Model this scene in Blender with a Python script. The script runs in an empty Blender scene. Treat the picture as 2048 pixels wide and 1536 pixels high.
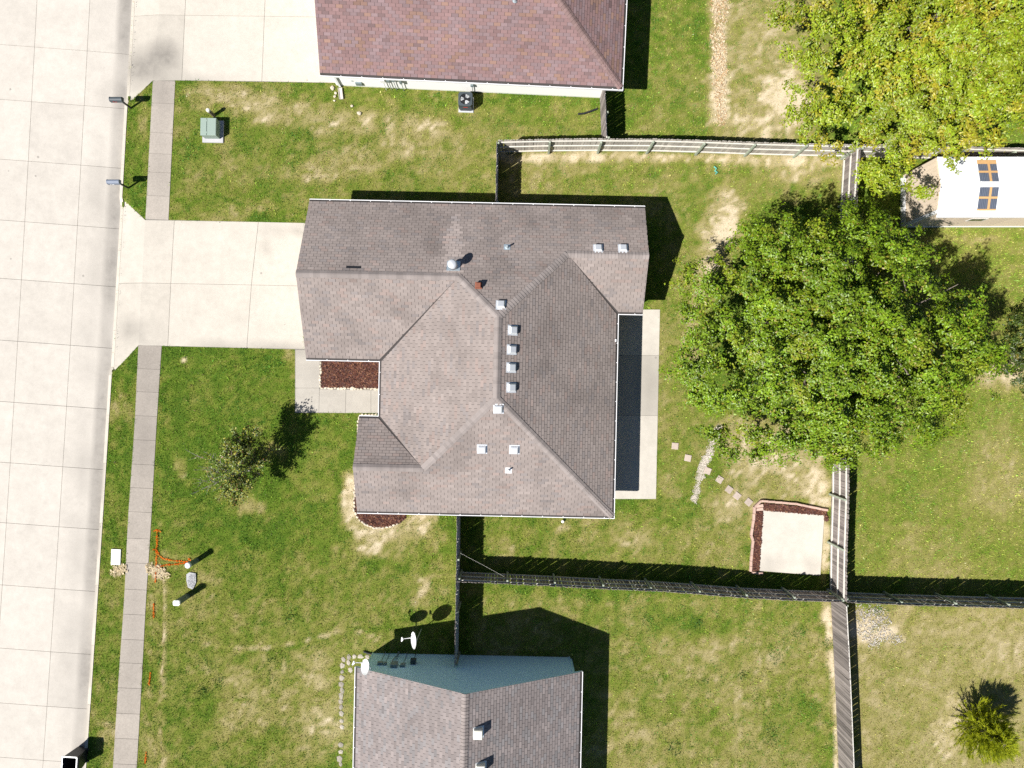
import bpy, bmesh, math, random
import numpy as np
from mathutils import Vector, Matrix

random.seed(7)
RNG = np.random.default_rng(11)
C = bpy.context.scene.collection
SC = bpy.context.scene

# ------------------------------------------------------------------ camera, sky, sun, exposure
CAM_H, S = 35.5, 40.0              # camera height, ground pixels (of a 2048 wide picture) per metre
cam = bpy.data.objects.new('camera', bpy.data.cameras.new('camera'))
C.objects.link(cam)
cam.location = (0, 0, CAM_H)
cam.rotation_euler = (0, 0, 0)
cam.data.sensor_width = 36
cam.data.lens = 36 * (S * CAM_H) / 2048
cam.data.clip_start, cam.data.clip_end = 0.5, 2000
SC.camera = cam

SH = (0.69, 0.45)                  # shadow run per metre of height
SUN_EL = math.atan(1 / math.hypot(*SH))
world = bpy.data.worlds.new('World'); SC.world = world; world.use_nodes = True
nt = world.node_tree; nt.nodes.clear()
wo = nt.nodes.new('ShaderNodeOutputWorld'); bg = nt.nodes.new('ShaderNodeBackground')
sk = nt.nodes.new('ShaderNodeTexSky'); sk.sky_type = 'NISHITA'; sk.sun_disc = False
sk.sun_elevation = SUN_EL; sk.sun_rotation = math.atan2(-SH[0], -SH[1])
sk.altitude = 1800; sk.dust_density = 0.4; sk.ozone_density = 2.5
bg.inputs['Strength'].default_value = 0.05
nt.links.new(sk.outputs[0], bg.inputs[0]); nt.links.new(bg.outputs[0], wo.inputs[0])
sl = bpy.data.lights.new('sun', 'SUN'); sl.energy = 5.0; sl.angle = math.radians(0.5); sl.color = (1, 0.965, 0.92)
sun = bpy.data.objects.new('sun', sl); C.objects.link(sun)
sun.rotation_euler = Vector((SH[0], SH[1], -1)).to_track_quat('-Z', 'Y').to_euler()
sun.location = (-30, -20, 50)
SC.view_settings.view_transform = 'Standard'
SC.view_settings.look = 'None'
SC.view_settings.exposure = 0.61
SC.view_settings.gamma = 1
SC.view_settings.use_curve_mapping = False
SC.cycles.use_denoising = False

# ------------------------------------------------------------------ helpers
def G(px, py, z=0.0):
    """photo pixel of a point at height z -> world"""
    k = (1 - z / CAM_H) / S
    return np.array([(px - 1024) * k, (768 - py) * k, z])
def G2(px, py): return ((px - 1024) / S, (768 - py) / S)
def PX(X, Y):   return X * S + 1024, 768 - Y * S

def vnoise(X, Y, freq, seed):
    r = np.random.default_rng(seed).random((257, 257)).astype(np.float32)
    x = np.asarray(X, dtype=np.float64) * freq + 91.7 + seed * 3.1; y = np.asarray(Y, dtype=np.float64) * freq + 47.3 + seed * 1.7
    xi = np.floor(x).astype(int); yi = np.floor(y).astype(int)
    fx = x - xi; fy = y - yi
    fx = fx * fx * (3 - 2 * fx); fy = fy * fy * (3 - 2 * fy)
    a = r[yi % 256, xi % 256]; b = r[yi % 256, (xi + 1) % 256]
    c = r[(yi + 1) % 256, xi % 256]; d = r[(yi + 1) % 256, (xi + 1) % 256]
    return (a * (1 - fx) + b * fx) * (1 - fy) + (c * (1 - fx) + d * fx) * fy
def fbm(X, Y, freq, seed, octs=3):
    s = 0; a = 1; t = 0
    for k in range(octs):
        s = s + a * vnoise(X, Y, freq * 2 ** k, seed + k * 17); t += a; a *= 0.55
    return s / t
def inpoly(X, Y, P):
    X = np.asarray(X); Y = np.asarray(Y); c = np.zeros(X.shape, bool); n = len(P)
    for i in range(n):
        x0, y0 = P[i][:2]; x1, y1 = P[(i + 1) % n][:2]
        if y0 == y1: continue
        c ^= ((y0 > Y) != (y1 > Y)) & (X < (x1 - x0) * (Y - y0) / (y1 - y0) + x0)
    return c
def dseg(X, Y, P):
    d = np.full(np.shape(X), 1e9)
    for (x0, y0), (x1, y1) in zip(P[:-1], P[1:]):
        L = (x1 - x0) ** 2 + (y1 - y0) ** 2
        t = np.clip(((X - x0) * (x1 - x0) + (Y - y0) * (y1 - y0)) / L, 0, 1)
        d = np.minimum(d, np.hypot(X - x0 - t * (x1 - x0), Y - y0 - t * (y1 - y0)))
    return d

def tag(o, label=None, cat=None, group=None, kind=None):
    if label: o['label'] = label
    if cat: o['category'] = cat
    if group: o['group'] = group
    if kind: o['kind'] = kind
    return o
def thing(name, label, cat, loc=(0, 0, 0), rz=0, group=None):
    o = bpy.data.objects.new(name, None); C.objects.link(o)
    o.empty_display_size = 0.2
    o.location = loc; o.rotation_euler = (0, 0, rz)
    return tag(o, label, cat, group)
def link(name, me, parent=None, loc=(0, 0, 0), rot=(0, 0, 0), scale=None):
    o = bpy.data.objects.new(name, me); C.objects.link(o)
    if parent is not None: o.parent = parent
    o.location = loc; o.rotation_euler = rot
    if scale: o.scale = scale
    return o
def copy_tree(o, parent=None):
    c = o.copy(); C.objects.link(c); c.parent = parent
    for ch in list(o.children): copy_tree(ch, c)
    return c

class MB:
    """collects shapes, then builds one mesh"""
    def __init__(s, off=(0, 0, 0)): s.v = []; s.f = []; s.c = []; s.off = off; s.col = None; s.sm = []
    def add(s, vs, fs, smooth=False):
        b = len(s.v); o = s.off
        s.v += [(p[0] - o[0], p[1] - o[1], p[2] - o[2]) for p in vs]
        for f in fs: s.f.append([b + i for i in f]); s.c.append(s.col); s.sm.append(smooth)
        return s
    def box(s, x0, x1, y0, y1, z0, z1, M=None, ch=0.0):
        if ch > 0:
            vs = []
            for z, k in ((z0, 0), (z1 - ch, 0), (z1, ch)):
                vs += [(x0 + k, y0 + k, z), (x1 - k, y0 + k, z), (x1 - k, y1 - k, z), (x0 + k, y1 - k, z)]
            fs = [(3, 2, 1, 0), (8, 9, 10, 11)]
            for r in (0, 4):
                for i in range(4): j = (i + 1) % 4; fs.append((r + i, r + j, r + 4 + j, r + 4 + i))
        else:
            vs = [(x0, y0, z0), (x1, y0, z0), (x1, y1, z0), (x0, y1, z0), (x0, y0, z1), (x1, y0, z1), (x1, y1, z1), (x0, y1, z1)]
            fs = [(3, 2, 1, 0), (4, 5, 6, 7), (0, 1, 5, 4), (1, 2, 6, 5), (2, 3, 7, 6), (3, 0, 4, 7)]
        if M is not None: vs = [tuple(M @ Vector(p)) for p in vs]
        return s.add(vs, fs)
    def prism(s, P, z0, z1):
        n = len(P)
        a = sum(P[i][0] * P[(i + 1) % n][1] - P[(i + 1) % n][0] * P[i][1] for i in range(n))
        if a < 0: P = P[::-1]
        vs = [(p[0], p[1], z0) for p in P] + [(p[0], p[1], z1) for p in P]
        fs = [tuple(range(n))[::-1], tuple(range(n, 2 * n))]
        for i in range(n): j = (i + 1) % n; fs.append((i, j, n + j, n + i))
        return s.add(vs, fs)
    def tube(s, pts, rad, n=8, cap=True, smooth=True):
        pts = [Vector(p) for p in pts]; k = len(pts)
        if not hasattr(rad, '__len__'): rad = [rad] * k
        vs = []
        up = Vector((0, 0, 1))
        for i, p in enumerate(pts):
            d = (pts[min(i + 1, k - 1)] - pts[max(i - 1, 0)]).normalized()
            a = d.cross(up)
            if a.length < 1e-3: a = Vector((1, 0, 0))
            a.normalize(); b = d.cross(a)
            for q in range(n):
                t = 2 * math.pi * q / n
                vs.append(tuple(p + (a * math.cos(t) + b * math.sin(t)) * rad[i]))
        fs = []
        for i in range(k - 1):
            for q in range(n):
                r = (q + 1) % n
                fs.append((i * n + q, i * n + r, (i + 1) * n + r, (i + 1) * n + q))
        s.add(vs, fs, smooth)
        if cap:
            s.add(vs[:n], [tuple(range(n))]); s.add(vs[-n:], [tuple(range(n))[::-1]])
        return s
    def lathe(s, prof, n=20, c=(0, 0), smooth=True, cap=True):
        vs = []
        for r, z in prof:
            for q in range(n):
                t = 2 * math.pi * q / n; vs.append((c[0] + r * math.cos(t), c[1] + r * math.sin(t), z))
        fs = []
        for i in range(len(prof) - 1):
            for q in range(n):
                r = (q + 1) % n; fs.append((i * n + q, i * n + r, (i + 1) * n + r, (i + 1) * n + q))
        s.add(vs, fs, smooth)
        if cap: s.add(vs[-n:], [tuple(range(n))])
        return s
    def mesh(s, name, mat):
        me = bpy.data.meshes.new(name); me.from_pydata(s.v, [], s.f)
        if mat: me.materials.append(mat)
        if any(s.sm): me.polygons.foreach_set('use_smooth', s.sm)
        if any(c is not None for c in s.c):
            at = me.attributes.new('tint', 'FLOAT_COLOR', 'FACE')
            at.data.foreach_set('color', np.array([(list(c) + [1.0]) if c is not None else (1, 1, 1, 1) for c in s.c], np.float32).ravel())
        me.update()
        return me
    def build(s, name, mat, parent=None, **kw):
        return link(name, s.mesh(name, mat), parent, **kw)

def np_mesh(name, V, F, mat, col=None, domain='POINT', attr='tint', smooth=False):
    """V (n,3), F (m,k) with constant k; col per point or per face"""
    V = np.asarray(V, np.float32); F = np.asarray(F, np.int32)
    me = bpy.data.meshes.new(name); m, k = F.shape
    me.vertices.add(len(V)); me.vertices.foreach_set('co', V.ravel())
    me.loops.add(m * k); me.loops.foreach_set('vertex_index', F.ravel())
    me.polygons.add(m); me.polygons.foreach_set('loop_start', np.arange(0, m * k, k, dtype=np.int32))
    try: me.polygons.foreach_set('loop_total', np.full(m, k, np.int32))
    except Exception: pass
    me.update(calc_edges=True)
    if col is not None:
        at = me.attributes.new(attr, 'FLOAT_COLOR', domain)
        c4 = np.ones((len(col), 4), np.float32); c4[:, :3] = col
        at.data.foreach_set('color', c4.ravel())
    if smooth: me.polygons.foreach_set('use_smooth', np.ones(m, bool))
    if mat: me.materials.append(mat)
    return me

# ------------------------------------------------------------------ materials
def new_mat(name):
    m = bpy.data.materials.new(name); m.use_nodes = True
    n = m.node_tree.nodes; l = m.node_tree.links
    p = n['Principled BSDF']
    return m, n, l, p
def noise_node(n, l, scale, detail=4, coord='Object', rough=0.6):
    tc = n.new('ShaderNodeTexCoord'); t = n.new('ShaderNodeTexNoise')
    t.inputs['Scale'].default_value = scale; t.inputs['Detail'].default_value = detail; t.inputs['Roughness'].default_value = rough
    if coord == 'World':
        g = n.new('ShaderNodeNewGeometry'); l.new(g.outputs['Position'], t.inputs['Vector'])
    else: l.new(tc.outputs[coord], t.inputs['Vector'])
    return t
def mathn(n, l, op, a, b=None, c=None, clamp=False):
    x = n.new('ShaderNodeMath'); x.operation = op; x.use_clamp = clamp
    for i, v in enumerate((a, b, c)):
        if v is None: continue
        if isinstance(v, (int, float)): x.inputs[i].default_value = v
        else: l.new(v, x.inputs[i])
    return x.outputs[0]
def mixc(n, l, blend, f, a, b):
    x = n.new('ShaderNodeMix'); x.data_type = 'RGBA'; x.blend_type = blend
    for sck, v in ((x.inputs[0], f), (x.inputs[6], a), (x.inputs[7], b)):
        if isinstance(v, (int, float)): sck.default_value = v
        elif isinstance(v, tuple): sck.default_value = (*v, 1)
        else: l.new(v, sck)
    return x.outputs[2]
def simple(name, col, rough=0.6, metal=0.0, var=0.12, scale=6.0, spec=0.4, rnd=0.0, bump=0.0, world=True):
    m, n, l, p = new_mat(name)
    t = noise_node(n, l, scale, 5, 'World' if world else 'Object')
    v = mathn(n, l, 'MULTIPLY_ADD', t.outputs[0], 2 * var, 1 - var)
    if rnd:
        oi = n.new('ShaderNodeObjectInfo')
        v = mathn(n, l, 'MULTIPLY', v, mathn(n, l, 'MULTIPLY_ADD', oi.outputs['Random'], 2 * rnd, 1 - rnd))
    vm = n.new('ShaderNodeVectorMath'); vm.operation = 'SCALE'; vm.inputs[0].default_value = col; l.new(v, vm.inputs['Scale'])
    l.new(vm.outputs[0], p.inputs['Base Color'])
    p.inputs['Roughness'].default_value = rough; p.inputs['Metallic'].default_value = metal
    p.inputs['Specular IOR Level'].default_value = spec
    if bump:
        b = n.new('ShaderNodeBump'); b.inputs['Strength'].default_value = bump; b.inputs['Distance'].default_value = 0.01
        t2 = noise_node(n, l, scale * 8, 4, 'World'); l.new(t2.outputs[0], b.inputs['Height']); l.new(b.outputs[0], p.inputs['Normal'])
    return m
def tinted(name, rough=0.85, var=0.2, scale=60.0, spec=0.2, trans=0.0, big=0.0, bigscale=0.6):
    """colour comes from the 'tint' attribute, broken up by grain"""
    m, n, l, p = new_mat(name)
    a = n.new('ShaderNodeAttribute'); a.attribute_name = 'tint'
    t = noise_node(n, l, scale, 3, 'World')
    v = mathn(n, l, 'MULTIPLY_ADD', t.outputs[0], 2 * var, 1 - var)
    if big:
        t2 = noise_node(n, l, bigscale, 4, 'World')
        v = mathn(n, l, 'MULTIPLY', v, mathn(n, l, 'MULTIPLY_ADD', t2.outputs[0], 2 * big, 1 - big))
    vm = n.new('ShaderNodeVectorMath'); vm.operation = 'SCALE'; l.new(a.outputs['Color'], vm.inputs[0]); l.new(v, vm.inputs['Scale'])
    l.new(vm.outputs[0], p.inputs['Base Color'])
    p.inputs['Roughness'].default_value = rough; p.inputs['Specular IOR Level'].default_value = spec
    if trans:
        tr = n.new('ShaderNodeBsdfTranslucent'); l.new(vm.outputs[0], tr.inputs['Color'])
        mx = n.new('ShaderNodeMixShader'); mx.inputs[0].default_value = trans
        out = n['Material Output']; l.new(p.outputs[0], mx.inputs[1]); l.new(tr.outputs[0], mx.inputs[2]); l.new(mx.outputs[0], out.inputs['Surface'])
    return m
def concrete(name, col, stain_col=(0.12, 0.11, 0.10), mott=.24):
    m, n, l, p = new_mat(name)
    a = n.new('ShaderNodeAttribute'); a.attribute_name = 'tint'       # red: dirt amount, green: slab lightness
    sp = n.new('ShaderNodeSeparateColor'); l.new(a.outputs['Color'], sp.inputs[0])
    t1 = noise_node(n, l, 0.9, 6, 'World', 0.65); t2 = noise_node(n, l, 14, 5, 'World', 0.7); t3 = noise_node(n, l, 3.2, 5, 'World', 0.6)
    v = mathn(n, l, 'MULTIPLY_ADD', t1.outputs[0], 0.30, 0.85)
    v = mathn(n, l, 'MULTIPLY', v, mathn(n, l, 'MULTIPLY_ADD', t3.outputs[0], 0.26, 0.87))
    v = mathn(n, l, 'MULTIPLY', v, mathn(n, l, 'MULTIPLY_ADD', t2.outputs[0], mott, 1 - mott / 2))
    v = mathn(n, l, 'MULTIPLY', v, sp.outputs[1])
    vm = n.new('ShaderNodeVectorMath'); vm.operation = 'SCALE'; vm.inputs[0].default_value = col; l.new(v, vm.inputs['Scale'])
    d = mathn(n, l, 'MULTIPLY', sp.outputs[0], mathn(n, l, 'MULTIPLY_ADD', t3.outputs[0], 1.1, 0.35), clamp=True)
    # small oil spots
    vo = n.new('ShaderNodeTexVoronoi'); vo.inputs['Scale'].default_value = 0.8
    g = n.new('ShaderNodeNewGeometry'); l.new(g.outputs['Position'], vo.inputs['Vector'])
    sp2 = n.new('ShaderNodeSeparateColor'); l.new(vo.outputs['Color'], sp2.inputs[0])
    spot = mathn(n, l, 'MULTIPLY', mathn(n, l, 'LESS_THAN', vo.outputs['Distance'], mathn(n, l, 'MULTIPLY', t2.outputs[0], 0.09)), mathn(n, l, 'GREATER_THAN', sp2.outputs[0], 0.72))
    d = mathn(n, l, 'MAXIMUM', d, mathn(n, l, 'MULTIPLY', spot, 0.45))
    c = mixc(n, l, 'MIX', d, vm.outputs[0], stain_col)
    l.new(c, p.inputs['Base Color']); p.inputs['Roughness'].default_value = 0.9; p.inputs['Specular IOR Level'].default_value = 0.2
    b = n.new('ShaderNodeBump'); b.inputs['Strength'].default_value = 0.25; b.inputs['Distance'].default_value = 0.01
    l.new(t2.outputs[0], b.inputs['Height']); l.new(b.outputs[0], p.inputs['Normal'])
    return m
def wood(name, col, rnd=0.3, streak=0.35):
    m, n, l, p = new_mat(name)
    tc = n.new('ShaderNodeTexCoord'); mp = n.new('ShaderNodeMapping'); mp.inputs['Scale'].default_value = (28, 28, 1.6)
    oi = n.new('ShaderNodeObjectInfo')
    l.new(tc.outputs['Object'], mp.inputs['Vector'])
    cm = n.new('ShaderNodeCombineXYZ'); l.new(mathn(n, l, 'MULTIPLY', oi.outputs['Random'], 50.0), cm.inputs[0]); l.new(cm.outputs[0], mp.inputs['Location'])
    t = n.new('ShaderNodeTexNoise'); t.inputs['Scale'].default_value = 1; t.inputs['Detail'].default_value = 6; l.new(mp.outputs[0], t.inputs['Vector'])
    v = mathn(n, l, 'MULTIPLY_ADD', t.outputs[0], 2 * streak, 1 - streak)
    v = mathn(n, l, 'MULTIPLY', v, mathn(n, l, 'MULTIPLY_ADD', oi.outputs['Random'], 2 * rnd, 1 - rnd))
    vm = n.new('ShaderNodeVectorMath'); vm.operation = 'SCALE'; vm.inputs[0].default_value = col; l.new(v, vm.inputs['Scale'])
    l.new(vm.outputs[0], p.inputs['Base Color']); p.inputs['Roughness'].default_value = 0.9; p.inputs['Specular IOR Level'].default_value = 0.2
    return m

M_ROAD = concrete('road_concrete', (0.51, 0.472, 0.415))
M_DRIVE = concrete('drive_concrete', (0.50, 0.46, 0.395))
M_WALK = concrete('walk_concrete', (0.35, 0.312, 0.268), mott=.7)
M_PATIO = concrete('patio_concrete', (0.485, 0.45, 0.39))
M_KERB = concrete('kerb_concrete', (0.56, 0.51, 0.43))
M_JOINT = simple('joint_filler', (0.22, 0.205, 0.18), 0.95)
M_SHINGLE = tinted('asphalt_shingle', 0.9, 0.22, 45, 0.15, big=0.14, bigscale=0.5)
M_DECK = simple('shingle_felt', (0.055, 0.048, 0.045), 0.95)
M_WHITE = simple('white_painted_metal', (0.80, 0.80, 0.80), 0.45, var=0.05)
M_SIDING_W = simple('white_vinyl_siding', (0.80, 0.79, 0.76), 0.5, var=0.04)
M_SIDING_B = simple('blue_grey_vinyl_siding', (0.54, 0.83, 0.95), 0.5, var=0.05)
M_WALL = simple('tan_wall', (0.45, 0.38, 0.30), 0.8)
M_ALU = simple('mill_aluminium', (0.72, 0.74, 0.76), 0.35, 0.35, var=0.08)
M_GALV = simple('galvanised_steel', (0.52, 0.60, 0.64), 0.4, 0.5, var=0.15)
M_RUST = simple('rusty_steel', (0.24, 0.085, 0.05), 0.75, 0.2, var=0.3)
M_BLACK = simple('black_plastic', (0.018, 0.019, 0.022), 0.45, var=0.2)
M_DKGREY = simple('dark_grey_steel', (0.06, 0.075, 0.085), 0.45, var=0.15)
M_GREYBOX = simple('grey_utility_box', (0.20, 0.25, 0.26), 0.5, var=0.12)
M_XFMR = simple('sage_green_enamel', (0.27, 0.34, 0.29), 0.5, var=0.06)
M_PED = simple('dark_green_plastic', (0.105, 0.145, 0.135), 0.55, var=0.15)
M_CREAM = simple('cream_plastic', (0.78, 0.75, 0.64), 0.5, var=0.05)
M_DISH = simple('white_dish_enamel', (0.78, 0.78, 0.78), 0.35, var=0.05)
M_SLATE = simple('slate_blue_enamel', (0.18, 0.21, 0.27), 0.4, var=0.15)
M_RED = simple('red_enamel', (0.45, 0.03, 0.02), 0.5)
M_STONE = simple('limestone', (0.60, 0.52, 0.40), 0.9, var=0.3, scale=9, rnd=0.2, bump=0.4)
M_PAVER = simple('pink_paver', (0.45, 0.37, 0.31), 0.9, var=0.2, scale=8, rnd=0.15, bump=0.3)
M_EDGE = simple('pink_edging_block', (0.50, 0.345, 0.28), 0.9, var=0.15, scale=8, rnd=0.1, bump=0.3)
M_MULCHBED = simple('mulch_soil', (0.07, 0.028, 0.02), 0.95, var=0.4, scale=14)
M_CHIP = tinted('bark_chips', 0.9, 0.2, 30)
M_GRAVELBED = simple('pale_grit', (0.52, 0.47, 0.40), 0.95, var=0.25, scale=10, bump=0.4)
M_LEAF = tinted('tree_leaves', 0.42, 0.12, 9, 0.45, trans=0.20)
M_NEEDLE = tinted('needle_foliage', 0.6, 0.12, 9, 0.25, trans=0.5)
M_BARK = simple('grey_bark', (0.21, 0.17, 0.14), 0.9, var=0.3, scale=12)
M_PALEBARK = simple('pale_twig_bark', (0.36, 0.32, 0.29), 0.9, var=0.25, scale=12)
M_GRASS = tinted('grass_blades', 0.7, 0.10, 8, 0.25, trans=0.18)
M_PICKET_G = wood('silvered_pickets', (0.42, 0.385, 0.34), 0.22, 0.45)
M_PICKET_D = wood('dark_weathered_pickets', (0.235, 0.205, 0.19), 0.38, 0.6)
M_RAIL = simple('weathered_rail', (0.66, 0.63, 0.56), 0.9, var=0.2, scale=7)
M_POST = simple('green_treated_post', (0.33, 0.37, 0.29), 0.9, var=0.2, scale=7)
M_TIMBER = simple('yellow_timber', (0.55, 0.33, 0.14), 0.8, var=0.2, scale=9)
M_TANBOARD = simple('tan_board_siding', (0.70, 0.58, 0.44), 0.75, var=0.08, rnd=0.06)
M_PANE = simple('smoky_skylight', (0.10, 0.115, 0.15), 0.15, var=0.3, scale=5, spec=0.6)
M_PANE2 = simple('smoky_skylight_ridge', (0.20, 0.17, 0.20), 0.25, var=0.3, scale=5, spec=0.5)
M_GLASS = simple('dark_window_glass', (0.03, 0.04, 0.06), 0.1, spec=0.6)
M_ORANGE = tinted('orange_marking_paint', 0.7, 0.1, 20)
M_TEAL = simple('teal_hose', (0.10, 0.36, 0.27), 0.5)

# ------------------------------------------------------------------ where things lie (photo pixels)
def kerbx(y): return 267 - 0.053 * y - 5.5e-6 * y * y           # back edge of the kerb
SWL = [(312, 60), (306, 160), (291, 440), (277, 690), (269, 859), (256, 1040), (248.6, 1200), (237, 1362), (226, 1536), (214, 1720)]
SWR = [(357, 60), (351, 160), (337.5, 440), (324, 690), (313, 859), (303, 1040), (292.5, 1200), (284, 1362), (274, 1536), (262, 1720)]
def lerp_x(P, y):
    return float(np.interp(y, [p[1] for p in P], [p[0] for p in P]))
def W2(P): return [G2(*p) for p in P]

# houses, each in its own turned frame (u, v)
class Frame:
    def __init__(s, deg): s.t = math.radians(deg); s.c = math.cos(s.t); s.s = math.sin(s.t)
    def w(s, u, v): return (u * s.c - v * s.s, u * s.s + v * s.c)
    def l(s, X, Y): return (X * s.c + Y * s.s, -X * s.s + Y * s.c)
FA = Frame(-1.2); FN = Frame(-2.7); FS = Frame(-1.2)
N_, S_, W_, E_, GS, GW, GE, NES, SWN, SWW = 8.44, -6.18, -6.21, 4.90, 0.935, -9.655, 6.05, 3.38, -1.65, -7.12
A_FOOT = [(GW + .15, N_ - .4), (GE - .15, N_ - .4), (GE - .15, NES + .4), (E_ - .4, NES + .4), (E_ - .4, S_ + .4), (SWW + .15, S_ + .4),
          (SWW + .15, SWN - .4), (W_ + .4, SWN - .4), (W_ + .4, GS + .4), (GW + .15, GS + .4)]
N_FOOT = [(-9.45, 14.49), (3.85, 14.49), (3.85, 22.1), (-9.45, 22.1)]
S_FOOT = [(-6.69, -13.59), (3.18, -13.59), (3.18, -29.5), (-6.69, -29.5)]

POLY = {}
POLY['drive'] = [(kerbx(398), 398), (291, 439), (607, 446), (607, 699), (324, 692), (277, 691), (kerbx(745), 745)]
POLY['ndrive'] = [(kerbx(-120), -120), (kerbx(205), 205), (305, 163), (351, 161), (674, 166), (690, -118)]
POLY['walk'] = [(590, 697), (614, 698), (614, 716), (780, 716), (780, 826), (590, 826)]
POLY['patio'] = [(1190, 619), (1320, 619), (1312, 998), (1190, 997)]
POLY['pad'] = [(1525.7, 1020), (1647.7, 1030), (1639.7, 1150.5), (1517, 1141)]
POLY['padbed'] = [(1520, 1004), (1652, 1018), (1655, 1042), (1640, 1150), (1505, 1141), (1508, 1024)]
POLY['bed2'] = [(718, 833), (714, 893), (709, 946), (708, 1015), (712, 1030), (722, 1043), (739, 1053), (756, 1056), (777, 1053), (798, 1047), (812, 1036), (815, 1000), (760, 990), (740, 833)]
POLY['shed'] = [(1802, 330), (1802, 453), (2300, 462), (2300, 330)]
POLY['gravel'] = [(1437, 848), (1447, 850), (1425, 910), (1405, 960), (1391, 1002), (1384, 996), (1398, 940), (1417, 890)]
SW_POLY = SWL + SWR[::-1]
EXCL = {k: W2(v) for k, v in POLY.items()}
EXCL['sidewalk'] = W2(SW_POLY)
EXCL['house_a'] = [FA.w(*p) for p in A_FOOT]; EXCL['house_n'] = [FN.w(*p) for p in N_FOOT]; EXCL['house_s'] = [FS.w(*p) for p in S_FOOT]
EXCL['xfmr'] = W2([(407, 240), (452, 240), (452, 287), (407, 287)])
EXCL['ac'] = W2([(914, 192), (948, 192), (948, 227), (914, 227)])
EXCL['lid'] = W2([(223, 1098), (243, 1098), (242, 1129), (222, 1129)])

# ------------------------------------------------------------------ dryness of the lawn
def ell(px, py, cx, cy, rx, ry, soft=0.5, rot=0):
    a = math.radians(rot); dx = px - cx; dy = py - cy
    x = dx * math.cos(a) + dy * math.sin(a); y = -dx * math.sin(a) + dy * math.cos(a)
    r = np.sqrt((x / rx) ** 2 + (y / ry) ** 2)
    return np.clip((1 + soft - r) / (2 * soft), 0, 1)
def rect(px, py, x0, y0, x1, y1, s=25):
    f = lambda t: np.clip(t / s + 0.5, 0, 1)
    return f(px - x0) * f(x1 - px) * f(py - y0) * f(y1 - py)
def stroke(px, py, P, w): return np.clip(1.5 - dseg(px, py, P) / w, 0, 1)
TRENCH = [(362, 1268), (395, 1283), (436, 1293), (490, 1297), (540, 1295), (600, 1283), (679, 1263), (700, 1258), (734, 1268), (769, 1291)]
def dryness(X, Y):
    px, py = PX(X, Y)
    w = 26 * (fbm(X, Y, 0.55, 5) - 0.5) * 2; w2 = 26 * (fbm(X, Y, 0.55, 9) - 0.5) * 2
    fx = 9 * (fbm(X, Y, 2.4, 21) - 0.5) * 2; fy = 9 * (fbm(X, Y, 2.4, 29) - 0.5) * 2
    qx, qy = px + w + fx, py + w2 + fy
    hx, hy = px + fx, py + fy
    d = np.full(np.shape(X), 0.17)
    def up(m, v):
        nonlocal d
        d = d * (1 - m) + v * m
    R = lambda v, x0, y0, x1, y1, s=30: up(rect(qx, qy, x0, y0, x1, y1, s), v)
    E = lambda v, cx, cy, rx, ry, soft=0.5, rot=0: up(ell(qx, qy, cx, cy, rx, ry, soft, rot), v)
    H = lambda v, cx, cy, rx, ry, soft=0.35, rot=0: up(ell(hx, hy, cx, cy, rx, ry, soft, rot), v)
    R(.30, 340, 160, 995, 445); R(.36, 640, 190, 1200, 400)
    R(.42, 1000, 300, 1700, 420); R(.42, 1300, 400, 1420, 1010)
    R(.62, 1440, 840, 1665, 1010); R(.38, 950, 1030, 1490, 1140); R(.50, 1400, 1000, 1520, 1150)
    R(.34, 280, 1120, 920, 1600); R(.46, 950, 1190, 1670, 1600); R(.63, 1695, 1205, 2300, 1600)
    R(.37, 1690, 440, 2300, 1180); R(.30, 1240, -60, 1425, 285); R(.62, 1455, -60, 1640, 290)
    R(.26, 180, 1100, 260, 1600)
    up(stroke(qx, qy, [(400, 185), (480, 200), (560, 225), (660, 245), (780, 258), (890, 262)], 26), .66)
    E(.70, 705, 325, 62, 26); E(.64, 640, 350, 50, 22); E(.62, 800, 300, 60, 30); E(.6, 480, 428, 60, 14); E(.55, 905, 330, 50, 40)
    E(.78, 545, 236, 14, 6); E(.55, 430, 350, 70, 40)
    E(.97, 1572, 190, 52, 62); E(.8, 1520, 250, 50, 30); E(.74, 1530, 60, 50, 70)
    up(rect(hx, hy, 1419, -60, 1458, 255, 14), .88); E(.75, 1440, 262, 20, 20)
    E(.98, 1448, 455, 44, 62); E(.85, 1430, 520, 25, 50); E(.8, 1400, 560, 22, 40); E(.7, 1385, 620, 25, 60); E(.7, 1370, 700, 20, 40)
    E(.75, 1440, 400, 20, 30); E(.95, 1490, 322, 28, 8); E(.8, 1540, 320, 100, 12); E(.75, 1600, 345, 60, 25)
    E(.75, 1530, 900, 90, 50); E(.8, 1640, 960, 20, 50); E(.7, 1470, 1010, 50, 22)
    H(.93, 1650, 1090, 12, 70); E(.9, 1645, 1005, 25, 14)
    E(.6, 1110, 1065, 26, 14); E(.6, 1190, 1050, 30, 14); E(.55, 1260, 1085, 40, 18); E(.6, 1010, 1090, 22, 30)
    # worn ring round the corner flower bed
    dd = np.minimum(dseg(qx, qy, [(705, 960), (702, 1020), (725, 1050), (760, 1062), (810, 1050), (840, 1040)]), 1e9)
    up(np.clip((36 - dd) / 14, 0, 1), .86)
    E(.72, 745, 1100, 70, 20); E(.6, 830, 1085, 45, 22); E(.55, 700, 1115, 40, 14)
    E(.7, 848, 1175, 16, 22); E(.65, 835, 1195, 14, 12); E(.5, 600, 1180, 60, 30)
    E(.72, 376, 938, 15, 24); E(.70, 500, 1018, 38, 18); E(.6, 470, 1000, 30, 14); E(.6, 586, 712, 16, 16); E(.55, 540, 905, 30, 22)
    H(.97, 365, 722, 6, 6)
    H(.98, 1655, 1232, 15, 26); H(.98, 1660, 1262, 10, 22); H(.9, 1662, 1320, 8, 20)
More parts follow.
